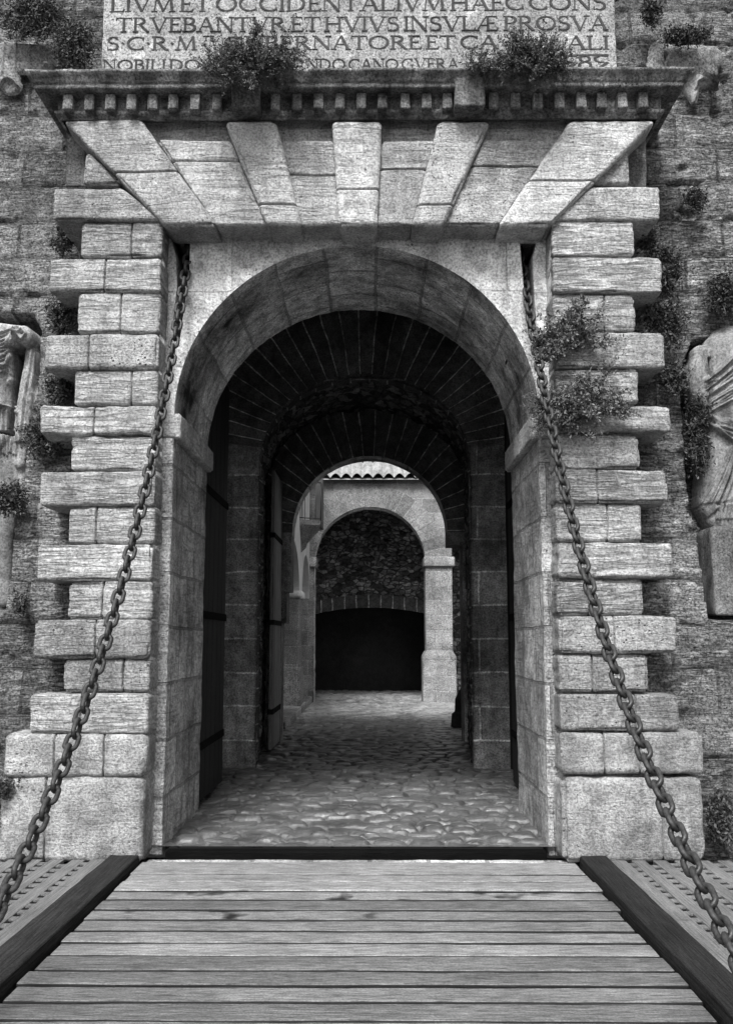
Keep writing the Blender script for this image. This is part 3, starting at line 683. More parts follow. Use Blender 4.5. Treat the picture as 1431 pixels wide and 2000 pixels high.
fr += [(pl(k, (-40, 842), (24, 846)), -.05, .008), (pl(k, (-50, 795), (26, 792)), .025, .008)]
fr += [(pl(k, (48, 644), (57, 656), (48, 668), (39, 656), (48, 644)), .016, .006), (pl(k, (47, 655), (49, 656)), -.03, .006)]
relief('armoured_statue', 'dark weathered statue in armour with a cloak pinned at the shoulder in the left-hand niche', 'statue', -4.2, -2.6, 1.5, 4.3, .007, 7.7,
       [(pl(k, (48, 655), (50, 658)), [.075, .075], .26), (pl(k, (-40, 660), (30, 655)), [.16, .1], .2), (pl(k, (-25, 700), (-20, 780), (-22, 850)), [.2, .16, .15], .16),
        (pl(k, (54, 680), (45, 780), (35, 850), (30, 900)), [.05, .085, .06, .05], .15), (pl(k, (0, 860), (8, 940), (4, 1010), (-4, 1170)), [.1, .085, .06, .06], .12), (pl(k, (-45, 860), (-42, 1170)), [.11, .08], .1), (pl(k, (32, 880), (26, 990)), [.05, .035], .1)], fr, M['statue'], .8)
sb = MB(); a = P(1386, 1030, 7.42); b = P(1392, 1203, 7.42)
rbox(sb, (a[0], 7.4, b[2]), (4.2, 7.9, a[2]), .02, .03, .008, 8, amp2=.01)
tag(sb.build('statue_pedestal', M['plinthstone']), 'plain grey stone block below the headless statue in the right-hand niche', 'pedestal')
sb = MB(); a = P(4, 1045, 7.42); b = P(0, 1190, 7.42)
k = W(7.62)
fr = [(pl(k, (33, 85), (30, 132)), .02, .006), (pl(k, (60, 85), (57, 134)), .02, .006), (pl(k, (94, 85), (92, 122), (84, 134)), .025, .006), (pl(k, (10, 80), (4, 140)), .02, .007),
      (pl(k, (30, 86), (96, 86)), .012, .005)]
for x_ in (18, 100, 106): fr += [(pl(k, (x_, 102), (x_-1, 112)), .02, .006)]
for i in range(5): fr += [(pl(k, (38+4*i, 92+2*i), (44+3*i, 104), (38+4*i, 116)), .012, .004), (pl(k, (64+4*i, 94), (70+3*i, 108), (64+4*i, 120)), .012, .004)]
fr += [(pl(k, (2, 166), (8, 158), (18, 155), (30, 160), (35, 168)), .05, .008), (pl(k, (30, 172), (40, 178), (36, 186), (30, 182)), .03, .006)]
relief('heraldic_relief', 'worn carved shield with tassels on the wall left of the tablet', 'carving', -3.5, -2.2, 5.2, 6.9, .008, 7.66,
       [(pl(k, (12, 110), (78, 112)), [.16, .13], 0), (pl(k, (104, 100), (104, 116)), [.035, .04], .0), (pl(k, (118, 105), (120, 118)), [.03, .04], .01), (pl(k, (2, 130), (22, 165)), [.15, .08], .0)], fr, M['tablet'], .4, .035)
fr = [(pl(k, (1338+2*i, 150-3*i), (1350+2.4*i, 144-2*i), (1366+3.2*i, 140-1.5*i), (1378+3.4*i, 146+1.2*i), (1400, 164+.6*i)), .02, .004) for i in range(-4, 5)]
fr += [(pl(k, (1358, 172), (1360, 160), (1372, 154), (1390, 162), (1402, 166)), .04, .007), (pl(k, (1356, 196), (1360, 178)), .03, .008)]
relief('drapery_relief', 'broken carved fold of drapery on the wall at the right end of the cornice', 'carving', 2.1, 3.2, 5.2, 6.4, .007, 7.68,
       [(pl(k, (1342, 150), (1375, 148)), [.1, .09], .01), (pl(k, (1352, 165), (1358, 192)), [.08, .03], .01), (pl(k, (1375, 148), (1400, 164)), [.08, .03], .01)], fr, M['statue'], .6, .09)
fr = []
relief('worn_panel_relief', 'worn rectangular carved panel under dark moss right of the tablet', 'carving', 1.9, 3.3, 5.7, 7.0, .01, 7.7,
       [(pl(k, (1282, 135), (1288, 90), (1290, 85)), [.07, .07, .07], .0), (pl(k, (1300, 100), (1390, 104)), [.12, .12], .0), (pl(k, (1300, 130), (1385, 132)), [.1, .1], 0)],
       [(pl(k, (1268, 142), (1264, 70)), .03, .012), (pl(k, (1306, 132), (1304, 100)), -.06, .02), (pl(k, (1392, 95), (1394, 140)), .04, .015)], M['tablet'], .4, .04)

# ================================================================== GATE PASSAGE
def arch_wall(mb, cx, a, b, zs, X0, X1, zt, Y, zb=.0, n=90, m=16, flip=False, amp=.012, vs=1., ring=None):
    """wall face at depth Y with an arched hole; returns nothing"""
    def nz(x, y, z): return x, y+fbm(x*6, y*3, z*6, 4)*amp, z
    def f(u, v):
        th = math.pi*u; ax = cx-a*np.cos(th); az = zs+b*np.sin(th)
        t = u; c1, c2 = .28, .72
        ox = np.where(t < c1, X0, np.where(t > c2, X1, X0+(X1-X0)*(t-c1)/(c2-c1)))
        oz = np.where(t < c1, zs+(zt-zs)*t/c1, np.where(t > c2, zs+(zt-zs)*(1-t)/(1-c2), zt))
        x = ax+(ox-ax)*v; z = az+(oz-az)*v; return x, Y+0*x, z, x, z
    mb.grid(f, n, m, noise=nz, flip=flip)
    for (e, o) in ((cx-a, X0), (X1, cx+a)):
        def g(u, v): x = np.minimum(e, o)+abs(e-o)*v; z = zb+(zs-zb)*u; return x, Y+0*x, z, x, z
        mb.grid(g, max(2, int((zs-zb)/.06)), max(1, int(abs(e-o)/.06)), noise=nz, flip=not flip)
def ringface(mb, cx, a0, b0, a1, b1, zs, Y, amp=.008, n=120, m=10, t0=0., t1=1.):
    def f(u, v):
        th = math.pi*(t0+(t1-t0)*u); x = cx-(a0+(a1-a0)*v)*np.cos(th); z = zs+(b0+(b1-b0)*v)*np.sin(th); return x, Y+0*x, z, v*(a1-a0)+1.5, th*(a0+a1)/2
    mb.grid(f, n, m, noise=lambda x, y, z: (x, y+fbm(x*7, 1, z*7, 3)*amp, z))
def soffit(mb, cx, a, b, zs, Y0, Y1, zb, n=90, amp=.012, cx1=None, a1=None, b1=None, zs1=None, chunky=0., m=None):
    cx1 = cx if cx1 is None else cx1; a1 = a if a1 is None else a1; b1 = b if b1 is None else b1; zs1 = zs if zs1 is None else zs1
    m = m or max(3, int((Y1-Y0)/.06))
    lj = (zs-zb)
    def f(u, v):
        Lt = 2*lj+math.pi*(a+b)/2; s_ = u*Lt; c_ = cx+(cx1-cx)*v; A = a+(a1-a)*v; B = b+(b1-b)*v; Z = zs+(zs1-zs)*v
        th = np.clip((s_-lj)/(Lt-2*lj), 0, 1)*math.pi
        x = c_-A*np.cos(th); z = np.where(s_ < lj, zb+(Z-zb)*s_/lj, np.where(s_ > Lt-lj, zb+(Z-zb)*(Lt-s_)/lj, Z+B*np.sin(th)))
        return x, Y0+(Y1-Y0)*v, z, v*(Y1-Y0), s_
    def nz(x, y, z):
        dx, dz = x-cx, np.maximum(z-zs, 0); l = np.hypot(dx, dz)+1e-6; n_ = fbm(x*5, y*5, z*5, 4)*amp
        if chunky:
            n_ = n_+chunky*np.abs(fbm(x*9, y*9, z*9, 2))
        return x+dx/l*n_, y, z+dz/l*n_
    mb.grid(f, int(n*(2*lj/math.pi/a+1)), m, noise=nz)
FZ = .06
psg = thing('gate_passage', 'dark stone chamber with plain side walls and ceiling just behind the outer arch', 'passage', (-.1, 10, 0))
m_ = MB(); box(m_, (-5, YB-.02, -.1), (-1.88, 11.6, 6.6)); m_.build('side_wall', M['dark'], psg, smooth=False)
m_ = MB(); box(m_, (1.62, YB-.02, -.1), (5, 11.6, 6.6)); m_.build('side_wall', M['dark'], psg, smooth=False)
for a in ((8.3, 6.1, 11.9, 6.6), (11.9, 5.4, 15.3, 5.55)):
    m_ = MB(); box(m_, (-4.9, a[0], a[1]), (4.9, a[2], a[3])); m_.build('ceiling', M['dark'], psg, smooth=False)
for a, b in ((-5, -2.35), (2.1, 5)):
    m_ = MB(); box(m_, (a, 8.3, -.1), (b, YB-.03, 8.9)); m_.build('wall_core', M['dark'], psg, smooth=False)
# second arch
ia = thing('inner_arch', 'shadowed second arch with long radiating stones, nearest behind the outer arch', 'arch', (-.1, 11.5, 0))
A2, B2, Z2, C2 = 1.28, 1.06, 3.72, -.10
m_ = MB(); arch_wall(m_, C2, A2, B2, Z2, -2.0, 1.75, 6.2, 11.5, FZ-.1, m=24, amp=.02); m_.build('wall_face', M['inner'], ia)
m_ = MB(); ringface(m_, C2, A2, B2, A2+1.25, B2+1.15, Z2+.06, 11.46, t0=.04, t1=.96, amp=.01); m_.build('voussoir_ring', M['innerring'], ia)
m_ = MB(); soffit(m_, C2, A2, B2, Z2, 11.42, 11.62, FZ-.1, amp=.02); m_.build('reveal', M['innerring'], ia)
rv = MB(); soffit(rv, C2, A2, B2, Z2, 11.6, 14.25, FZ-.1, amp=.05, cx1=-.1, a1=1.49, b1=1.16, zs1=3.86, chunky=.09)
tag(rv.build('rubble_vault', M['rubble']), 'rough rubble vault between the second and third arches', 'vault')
# third arch
ta = thing('third_arch', 'black innermost arch framing the bright courtyard', 'arch', (0, 14.2, 0))
A3, Z3, C3, Y3 = 1.165, 3.16, -.046, 14.2
m_ = MB()
def f(u, v):
    th = math.pi*u; ax = C3-A3*np.cos(th); az = Z3+A3*np.sin(th); return ax-np.cos(th)*.9*v, Y3+0*v, az+(np.sin(th)*1.2+.2)*v, ax, az
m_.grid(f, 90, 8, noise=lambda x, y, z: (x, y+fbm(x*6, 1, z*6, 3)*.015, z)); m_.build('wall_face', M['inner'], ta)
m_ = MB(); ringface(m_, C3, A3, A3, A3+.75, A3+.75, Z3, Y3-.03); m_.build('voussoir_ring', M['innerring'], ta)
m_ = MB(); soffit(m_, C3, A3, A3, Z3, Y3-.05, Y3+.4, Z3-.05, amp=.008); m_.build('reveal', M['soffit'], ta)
def step(x0, x1, z0, z1, y1=15.4):
    m_ = MB(); box(m_, (x0, Y3-.02, z0), (x1, y1, z1)); m_.build('jamb_stone', M['inner'], ta, smooth=False)
XJ = [(PX(569, 1100, Y3), PZ(1155, Y3), Z3+.02), (PX(560, 1190, Y3), PZ(1217, Y3), PZ(1155, Y3)), (PX(549, 1300, Y3), -.05, PZ(1217, Y3))]
for x1, z0, z1 in XJ: step(-2.6, x1, z0, z1, Y3+.45)
step(PX(873, 1040, Y3), 2.4, PZ(1065, Y3), Z3+.02, Y3+.45)
step(PX(905, 1300, Y3), 2.4, -.05, PZ(1065, Y3), Y3+.5)
for a, b in ((-4.9, -1.62), (1.6, 4.9)):
    m_ = MB(); box(m_, (a, Y3+.3, -.1), (b, Y3+1.1, 5.5)); m_.build('wall_core', M['inner'], ta, smooth=False)
m_ = MB()
def f(u, v):
    th = math.pi*u; ax = C3-(A3+.02)*np.cos(th); az = Z3+(A3+.02)*np.sin(th); return ax-np.cos(th)*1.2*v, Y3+.42+0*v, az+(np.sin(th)*1.0+.15)*v, ax, az
m_.grid(f, 60, 4, flip=True); m_.build('rear_face', M['court'], ta)
# doors
def plankdoor(name, label, x, y0, y1, z1, mat, th=.08, n=5, slant=0.):
    t = thing(name, label, 'door', (x, y0, FZ)); w_ = (y1-y0)/n
    for i in range(n):
        m_ = MB(); rbox(m_, (x-th/2+slant*i, y0+i*w_+.004, FZ+.03), (x+th/2+slant*i, y0+(i+1)*w_-.004, z1), .01, .12, .004, 8); m_.build('door_plank', mat, t)
    for zz in (FZ+.5, FZ+1.7, FZ+2.9):
        m_ = MB(); box(m_, (x-th/2-.012, y0, zz), (x+th/2+.012+slant*n, y1, zz+.07)); m_.build('iron_strap', M['sill'], t, smooth=False)
    return t
plankdoor('gate_door', 'tall dark wooden gate leaf folded back behind the left jamb of the outer arch', -1.62, 8.86, 10.2, 4.3, M['door'], slant=.0)
plankdoor('gate_door', 'tall dark wooden gate leaf folded back behind the right jamb of the outer arch', 1.5, 8.86, 10.2, 4.3, M['door'])
plankdoor('passage_door', 'narrow grey weathered door leaf standing open under the rubble vault on the left', -1.385, 13.0, 14.12, 3.9, M['door2'], .05, 4)

# ================================================================== COURTYARD
YC = 23.2
cg = thing('courtyard_archway', 'sunlit ashlar archway with clay tile eave at the far side of the courtyard', 'archway', (-.07, YC, 0))
AC, CC, ZC = 1.36, -.07, 3.45
m_ = MB(); arch_wall(m_, CC, AC, AC, ZC, -3.2, 1.93, 5.5, YC, 0, m=14); 
def f(u, v): x = 1.93+2.6*v; z = 4.3+1.2*u; return x, YC+0*x, z, x, z
m_.grid(f, 6, 12, flip=True); m_.build('wall_face', M['court'], cg)
m_ = MB(); ringface(m_, CC, AC-.01, AC-.01, AC+.52, AC+.52, ZC, YC-.03); m_.build('voussoir_ring', M['courtring'], cg)
m_ = MB(); soffit(m_, CC, AC, AC, ZC, YC-.04, YC+.55, 0); m_.build('reveal', M['soffit'], cg)
m_ = MB(); rbox(m_, (1.28, YC-.06, 0), (1.93, YC+.6, 3.4), .015, .08, .008, 6); m_.build('pier', M['court'], cg)
m_ = MB(); rbox(m_, (1.24, YC-.14, 3.32), (2.0, YC+.64, 3.57), .03, .05, .01, 8); m_.build('impost', M['court'], cg)
m_ = MB(); rbox(m_, (CC-AC-.35, YC-.12, 3.32), (CC-AC+.05, YC+.6, 3.57), .03, .05, .01, 8); m_.build('impost', M['court'], cg)
m_ = MB()
def pw(p):
    t = np.clip((p[:, 2]-1.15)/.15, 0, 1); p = p.copy(); p[:, 0] = 1.6+(p[:, 0]-1.6)*(1-.2*t); p[:, 1] = p[:, 1]+.07*t*(p[:, 1] < YC); return p
rbox(m_, (1.2, YC-.16, 0), (2.0, YC+.65, 1.3), .03, .05, .01, 8, warp=pw); m_.build('plinth', M['court'], cg)
m_ = MB()
def f(u, v):
    x = -3.3+7.6*u; s_ = v*1.6; sag = np.abs(np.sin(math.pi*x/.262)); wave = (sag**1.1)*.11
    st = np.floor(s_/.27)*.27; return x, YC-.22+s_*.88, 5.50+wave+s_*.5-(s_-st)*.3, x, s_
m_.grid(f, 520, 96); 
m_.grid(lambda u, v: (-3.3+7.6*u, YC-.2+1.4*v, 5.46+.7*v, u, v), 4, 4)
m_.build('tile_roof', M['tile'], cg)
m_ = MB(); box(m_, (-4, YC+.9, 5.5), (4.6, 28, 6.15)); box(m_, (-4, YC+.02, 5.3), (4.6, YC+1.2, 5.48)); m_.build('rear_roof', M['dark'], cg, smooth=False)
rb = thing('rubble_back_wall', 'dark rubble wall with a low black segmental arch seen through the courtyard archway', 'wall', (0, 27, 0))
zA = 2.45; xa0, xa1 = PX(606, 1200, 27), PX(842, 1200, 27)
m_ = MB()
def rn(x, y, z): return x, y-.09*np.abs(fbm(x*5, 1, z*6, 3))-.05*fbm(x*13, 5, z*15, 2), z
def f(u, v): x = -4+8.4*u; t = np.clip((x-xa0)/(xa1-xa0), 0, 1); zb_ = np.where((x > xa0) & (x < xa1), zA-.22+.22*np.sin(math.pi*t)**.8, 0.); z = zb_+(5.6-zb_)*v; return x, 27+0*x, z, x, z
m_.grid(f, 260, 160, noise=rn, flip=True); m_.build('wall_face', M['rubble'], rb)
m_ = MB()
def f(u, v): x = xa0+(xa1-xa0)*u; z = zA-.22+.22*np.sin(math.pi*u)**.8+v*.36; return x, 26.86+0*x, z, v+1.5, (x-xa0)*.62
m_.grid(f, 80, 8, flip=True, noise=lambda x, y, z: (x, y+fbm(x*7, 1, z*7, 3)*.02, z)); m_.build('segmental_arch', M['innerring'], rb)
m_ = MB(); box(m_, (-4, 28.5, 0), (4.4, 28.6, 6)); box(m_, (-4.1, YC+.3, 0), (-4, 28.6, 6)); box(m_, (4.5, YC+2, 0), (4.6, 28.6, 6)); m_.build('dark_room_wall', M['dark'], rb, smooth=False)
# left arcade with balcony
ar = thing('courtyard_arcade', 'pale arcade along the left side of the courtyard carrying a small corbelled balcony', 'arcade', (-1.6, 20, 0))
XA = -1.55
m_ = MB()
def arc_side(cy, a, zs, b, Y0, Y1, zt):
    def f(u, v):
        th = math.pi*u; ay = cy-a*np.cos(th); az = zs+b*np.sin(th); t = u
        oy = np.where(t < .25, Y0, np.where(t > .75, Y1, Y0+(Y1-Y0)*(t-.25)/.5)); oz = np.where(t < .25, zs+(zt-zs)*t/.25, np.where(t > .75, zs+(zt-zs)*(1-t)/.25, zt))
        return XA+0*u, ay+(oy-ay)*v, az+(oz-az)*v, ay, az
    m_.grid(f, 60, 8)
    def f(u, v): th = math.pi*u; return XA-.35*v, cy-a*np.cos(th), zs+b*np.sin(th), u, v
    m_.grid(f, 60, 3)
arc_side(18.4, 1.6, 2.55, .95, 15.4, 20.4, 6.3); arc_side(22.0, 1.2, 2.55, .95, 20.4, YC, 6.3)
m_.build('arch_face', M['plaster'], ar)
for y0, y1 in ((20.0, 20.8),):
    m_ = MB(); rbox(m_, (XA-.36, y0, .1), (XA, y1, 2.45), .02, .06, .006, 7); m_.build('pier', M['court'], ar)
    m_ = MB(); rbox(m_, (XA-.4, y0-.05, 2.43), (XA+.06, y1+.05, 2.58), .03, .04, .006, 7); m_.build('capital', M['plaster'], ar)
    m_ = MB(); rbox(m_, (XA-.42, y0-.06, .08), (XA+.04, y1+.06, .98), .02, .05, .006, 7); m_.build('plinth', M['court'], ar)
m_ = MB(); box(m_, (-3.6, 15.4, 0), (-3.5, YC, 6.3)); box(m_, (-3.6, 15.4, 6.2), (XA-.02, YC, 6.35)); m_.build('gallery_wall', M['inner'], ar, smooth=False)
m_ = MB(); rbox(m_, (-2.4, 16.2, 0), (-1.46, YC-.1, .2), .03, .07, .03, 4, amp2=.03); m_.build('stone_step', M['court'], ar)
bal = MB(); yb = 20.4; zb_ = 4.0
prof = [(.0, 3.42, .04), (.10, 3.52, .08), (.13, 3.62, .12), (.2, 3.7, .2), (.26, 3.8, .3), (.36, 3.9, .42), (.42, 3.98, .5), (.44, 4.08, .52)]
V = []; Fq = []
for d, z, hw in prof:
    for t in (0, .33, .67, 1.): V.append((XA+d*(.0 if t in (0, 1.) else 1), yb+(t*2-1)*hw, z))
    V[-3] = (XA+d, yb-hw*.55, z); V[-2] = (XA+d, yb+hw*.55, z)
for i in range(len(prof)-1):
    for j in range(3): Fq.append((i*4+j, i*4+j+1, i*4+4+j+1, i*4+4+j))
Fq.append(tuple(range(len(V)-4, len(V))))
bal.add(V, Fq); balo = bal.build('balcony', M['court'], ar, smooth=False)
m_ = MB(); rail = [(XA, yb-.5, 4.9), (XA+.43, yb-.29, 4.9), (XA+.43, yb+.29, 4.9)]
tube(m_, rail, .014); tube(m_, [(a, b, 4.12) for a, b, c in rail], .012)
for k_ in range(9):
    t = k_/8*2; i = min(int(t), 1); t -= i; a = Vector(rail[i]).lerp(Vector(rail[i+1]), t); tube(m_, [(a.x, a.y, 4.08), (a.x, a.y, 4.9)], .008)
m_.build('railing', M['iron'], balo)
m_ = MB(); box(m_, (XA+.3, yb-.1, 3.95), (XA+.46, yb+.35, 5.05)); m_.build('shutter', M['shutter'], balo, smooth=False)
gs = MB(); V = []; 
rings = [(.08, .27), (.3, .25), (.34, .2), (.55, .19), (.68, .13), (.78, .05)]
for z, r_ in rings:
    for kk in range(10): an = 2*math.pi*kk/10; V.append((1.6+r_*math.cos(an), 16.6+r_*math.sin(an), z))
gs.add(V, [(i*10+j, i*10+(j+1) % 10, i*10+10+(j+1) % 10, i*10+10+j) for i in range(5) for j in range(10)]+[tuple(range(50, 60))])
tag(gs.build('guard_stone', M['dark'], smooth=False), 'short black pointed guard stone at the right edge of the courtyard', 'bollard')

# ================================================================== PAVING
def cob(x, y):
    sx = np.where(y < 9.6, .27, .2); sy = np.where(y < 9.6, .2, .17); sx, sy = .25, .19
    u, v = x/sx+.25*vn(x*1.2, y*1.2, 0), y/sy+.35*vn(x*1.1+5, y*1.1, 3); u = u+.5*(np.floor(v) % 2)
    iu, iv = np.floor(u).astype(np.int64), np.floor(v).astype(np.int64); d1 = np.full(u.shape, 9.); d2 = d1.copy(); idv = np.zeros(u.shape)
    for a in (-1, 0, 1):
        for b in (-1, 0, 1):
            cx = iu+a+.5+.36*_h(iu+a, iv+b, 11); cy = iv+b+.5+.3*_h(iu+a, iv+b, 23); d = np.hypot(u-cx, (v-cy)); m = d < d1
            d2 = np.where(m, d1, np.minimum(d2, d)); idv = np.where(m, _h(iu+a, iv+b, 31), idv); d1 = np.where(m, d, d1)
    e = np.clip((d2-d1-.03)/.4, 0, 1); return e, idv
def pav(y0, y1, nx, ny, X0, X1):
    m_ = MB()
    def nz(x, y, z):
        e, i = cob(x, y); fl = np.clip((y-7.25)/.1, 0, 1)
        return x, y, z+(.036*(1-(1-e)**3)-.036+.02*i*e+.006*fbm(x*9, y*9, 0, 3)+.012*fbm(x*1.3, y*1.3, 0, 2)+.003*fbm(x*20, y*20, 0, 2))*fl
    m_.grid(lambda u, v: (X0+(X1-X0)*u, y0+(y1-y0)*v, .062+0*u, u, v), nx, ny, noise=nz, flip=False, att=lambda x, y, z: np.clip(cob(x, y)[0]*4-.3, 0.001, 1)); return m_
m_ = pav(7.21, 12, 290, 420, -2.0, 1.8)
p2 = pav(12, 17, 120, 250, -2.0, 2.0); p3 = pav(17, 28.5, 160, 300, -3.8, 4.4)
for q in (p2, p3): m_.add(q.v[0], q.f, q.uv[0], q.att[0])
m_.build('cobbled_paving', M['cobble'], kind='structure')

# ================================================================== DRAWBRIDGE
db = thing('drawbridge', 'wooden drawbridge of pale cross planks between two dark edge beams', 'drawbridge', (-.1, 5, 0))
ys = [1682.5, 1708, 1722, 1740, 1758, 1777, 1797, 1818, 1842, 1867, 1895, 1925, 1958, 1994]
def groundY(py): 
    d = RM @ Vector((0, (1000-py)/F, -1)); return d.y/(-d.z)*CAMZ
Ys = [groundY(y) for y in ys]
while Ys[-1] > 1.2: Ys.append(Ys[-1]-.2)
for i, (a, b) in enumerate(zip(Ys[:-1], Ys[1:])):
    m_ = MB(); ph = rnd.uniform(0, 50); g_ = rnd.choice([.008, .012, .018])
    def wv(p, ph=ph): 
        p = p.copy(); p[:, 1] += .007*vn(p[:, 0]*1.6+ph, 0, 0)*np.sign(p[:, 1]-(a+b)/2); return p
    x0_, x1_ = -1.635+rnd.uniform(-.01, .01), 1.44+rnd.uniform(-.02, .01)
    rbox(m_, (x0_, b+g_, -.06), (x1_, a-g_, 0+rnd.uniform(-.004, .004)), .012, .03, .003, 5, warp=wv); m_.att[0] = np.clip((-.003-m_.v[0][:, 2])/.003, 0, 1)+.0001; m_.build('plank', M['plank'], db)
for x0_, x1_ in ((-1.86, -1.655), (1.455, 1.645)):
    m_ = MB(); rbox(m_, (x0_, 1.0, -.2), (x1_, 6.98, .055), .012, .06, .004, 5); m_.build('side_beam', M['beam'], db)
m_ = MB(); box(m_, (-1.6, 1.2, -.3), (1.4, 1.3, -.08)); box(m_, (-1.6, 6.6, -.3), (1.4, 6.7, -.08)); box(m_, (-.1, 1.3, -.3), (.1, 6.6, -.08)); m_.build('under_frame', M['beam'], db, smooth=False)
m_ = MB(); rbox(m_, (-1.50, 7.09, -.1), (1.25, 7.2, .05), .008, .05, .003, 6)
for x_ in (-1.1, -.75, -.2, .2, .65, 1.0):
    pass
ts = MB(); rbox(ts, (-1.62, 6.985, -.1), (1.42, 7.084, -.004), .008, .03, .006, 6); tag(ts.build('threshold_slab', M['jamb']), 'narrow worn stone strip between the first plank and the dark sill', 'threshold')
tag(m_.build('threshold_bar', M['sill']), 'dark raised iron sill between the planks and the cobbles', 'threshold')
for side in (-1, 1):
    m_ = MB(); X0 = -1.875 if side < 0 else 1.66; p_ = .15; sw = .095
    for i in range(18):
        a = X0+side*i*p_; lo_, hi_ = (a-sw, a) if side < 0 else (a, a+sw)
        if i == 0: lo_, hi_ = (a-.11, a) if side < 0 else (a, a+.11)
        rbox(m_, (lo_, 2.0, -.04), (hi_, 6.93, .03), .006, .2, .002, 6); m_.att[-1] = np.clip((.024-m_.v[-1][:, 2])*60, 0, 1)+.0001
        gx0, gx1 = (a-p_, a-sw) if side < 0 else (a+sw, a+p_)
        y = 6.86-(.055 if i % 2 else 0)
        while y > 2.1:
            box(m_, (gx0-.002, y-.06, -.03), (gx1+.002, y, .026)); m_.att[-1] = np.where(m_.v[-1][:, 2] < 0, 3., .0001); y -= .13  # lower verts masked black: painted shade inside the lattice holes
    nm = 'left' if side < 0 else 'right'
    tag(m_.build('lattice_deck', M['lattice'], smooth=False), 'pale wooden lattice deck beside the %s beam of the drawbridge' % nm, 'decking', 'lattice decks flanking the drawbridge')
m_ = MB(); m_.grid(lambda u, v: (-40+80*u, -60+68*v, -1.6+0*u, u, v), 40, 34, noise=lambda x, y, z: (x, y, z+.1*fbm(x*.5, y*.5, 0, 3)))
m_.build('moat_ground', M['soil'], kind='structure')
m_ = MB(); m_.grid(lambda u, v: (-60+120*u, 8.8+80*v, -.12+0*u, u, v), 4, 4); m_.build('ground', M['soil'], kind='structure')
m_ = MB(); box(m_, (-5, 6.99, -1.7), (5, 7.4, -.06)); tag(m_.build('moat_retaining_wall', M['wall'], smooth=False), 'low dark masonry footing under the threshold of the gate', 'wall')

# ================================================================== CHAINS
def chain(label, X0, X1, pts, roll, ext):
    P3 = []
    Yt = 7.38
    for (px, py) in pts:
        # chain hangs in a steep plane: X runs linearly from X0 at the wall to X1 at Y=4
        Y = 6.
        for _ in range(30):
            Xc = X0+(X1-X0)*(Yt-Y)/3.3; d = RM @ Vector(((px-715.5)/F, (1000-py)/F, -1)); Y = .5*Y+.5*(Xc*d.y/d.x)
        p = P(px, py, Y); P3.append(p)
    A = np.array(P3); A = A[np.argsort(A[:, 1])]
    cz = np.polyfit(A[:, 1], A[:, 2], 3)
    Yg = np.linspace(ext, 7.62, 800); Zg = np.polyval(cz, np.clip(Yg, A[0, 1], 9)); s0 = np.polyval(np.polyder(cz), A[0, 1]); Zg = np.where(Yg < A[0, 1], Zg+s0*(Yg-A[0, 1]), Zg)
    Xg = X0+(X1-X0)*(Yt-Yg)/3.3
    S_ = np.concatenate([[0], np.cumsum(np.sqrt(np.diff(Xg)**2+np.diff(Yg)**2+np.diff(Zg)**2))])
    t = thing('chain', label, 'chain', (float(Xg[0]), float(Yg[0]), float(Zg[0])), 'drawbridge chains')
    lk = MB(); Ln, Wd, rr = .132, .088, .0135; path = []
    ry = Wd/2-rr; hx = Ln/2-rr-ry
    for k_ in range(8): an = -math.pi/2+math.pi*k_/7; path.append((hx+ry*math.cos(an), ry*math.sin(an), 0))
    for k_ in range(8): an = math.pi/2+math.pi*k_/7; path.append((-hx+ry*math.cos(an), ry*math.sin(an), 0))
    tube(lk, path, rr, 8, closed=True)
    proto = None; pitch = Ln-2*rr-.017; n_ = int(S_[-1]/pitch)
    for i in range(n_):
        s_ = (i+.5)*pitch; p = Vector([np.interp(s_, S_, g) for g in (Xg, Yg, Zg)]); q = Vector([np.interp(s_+.03, S_, g) for g in (Xg, Yg, Zg)])
        tx = (q-p).normalized(); sdv = Vector((1, 0, 0)); sdv = (sdv-tx*sdv.dot(tx)).normalized(); up = tx.cross(sdv)
        an = roll+(math.pi/2 if i % 2 else 0)+rnd.uniform(-.12, .12); yv = sdv*math.cos(an)+up*math.sin(an); zv = tx.cross(yv)
        mt = Matrix((( tx.x, yv.x, zv.x), (tx.y, yv.y, zv.y), (tx.z, yv.z, zv.z))).to_4x4()
        if proto is None: proto = lk.build('link', M['iron']); o = proto
        else: o = proto.copy(); C.objects.link(o)
        o.parent = t; mt.translation = p-Vector(t.location); o.matrix_local = mt
chain('rusty iron chain hanging from the left slot of the gateway down to the drawbridge', -1.485, -1.62,
      [(352, 590), (345, 650), (330, 720), (318, 800), (300, 880), (281, 960), (258, 1060), (240, 1130), (212, 1240), (181, 1340), (149, 1420), (112, 1525), (90, 1580), (52, 1660), (8, 1755)], 0., 3.0)
chain('rusty iron chain hanging from the right slot of the gateway down past the lattice deck', 1.215, 1.33,
      [(1032, 590), (1046, 690), (1060, 760), (1084, 870), (1108, 960), (1136, 1100), (1163, 1200), (1200, 1310), (1238, 1410), (1292, 1560), (1350, 1690), (1398, 1790), (1428, 1850)], .8, 2.6)

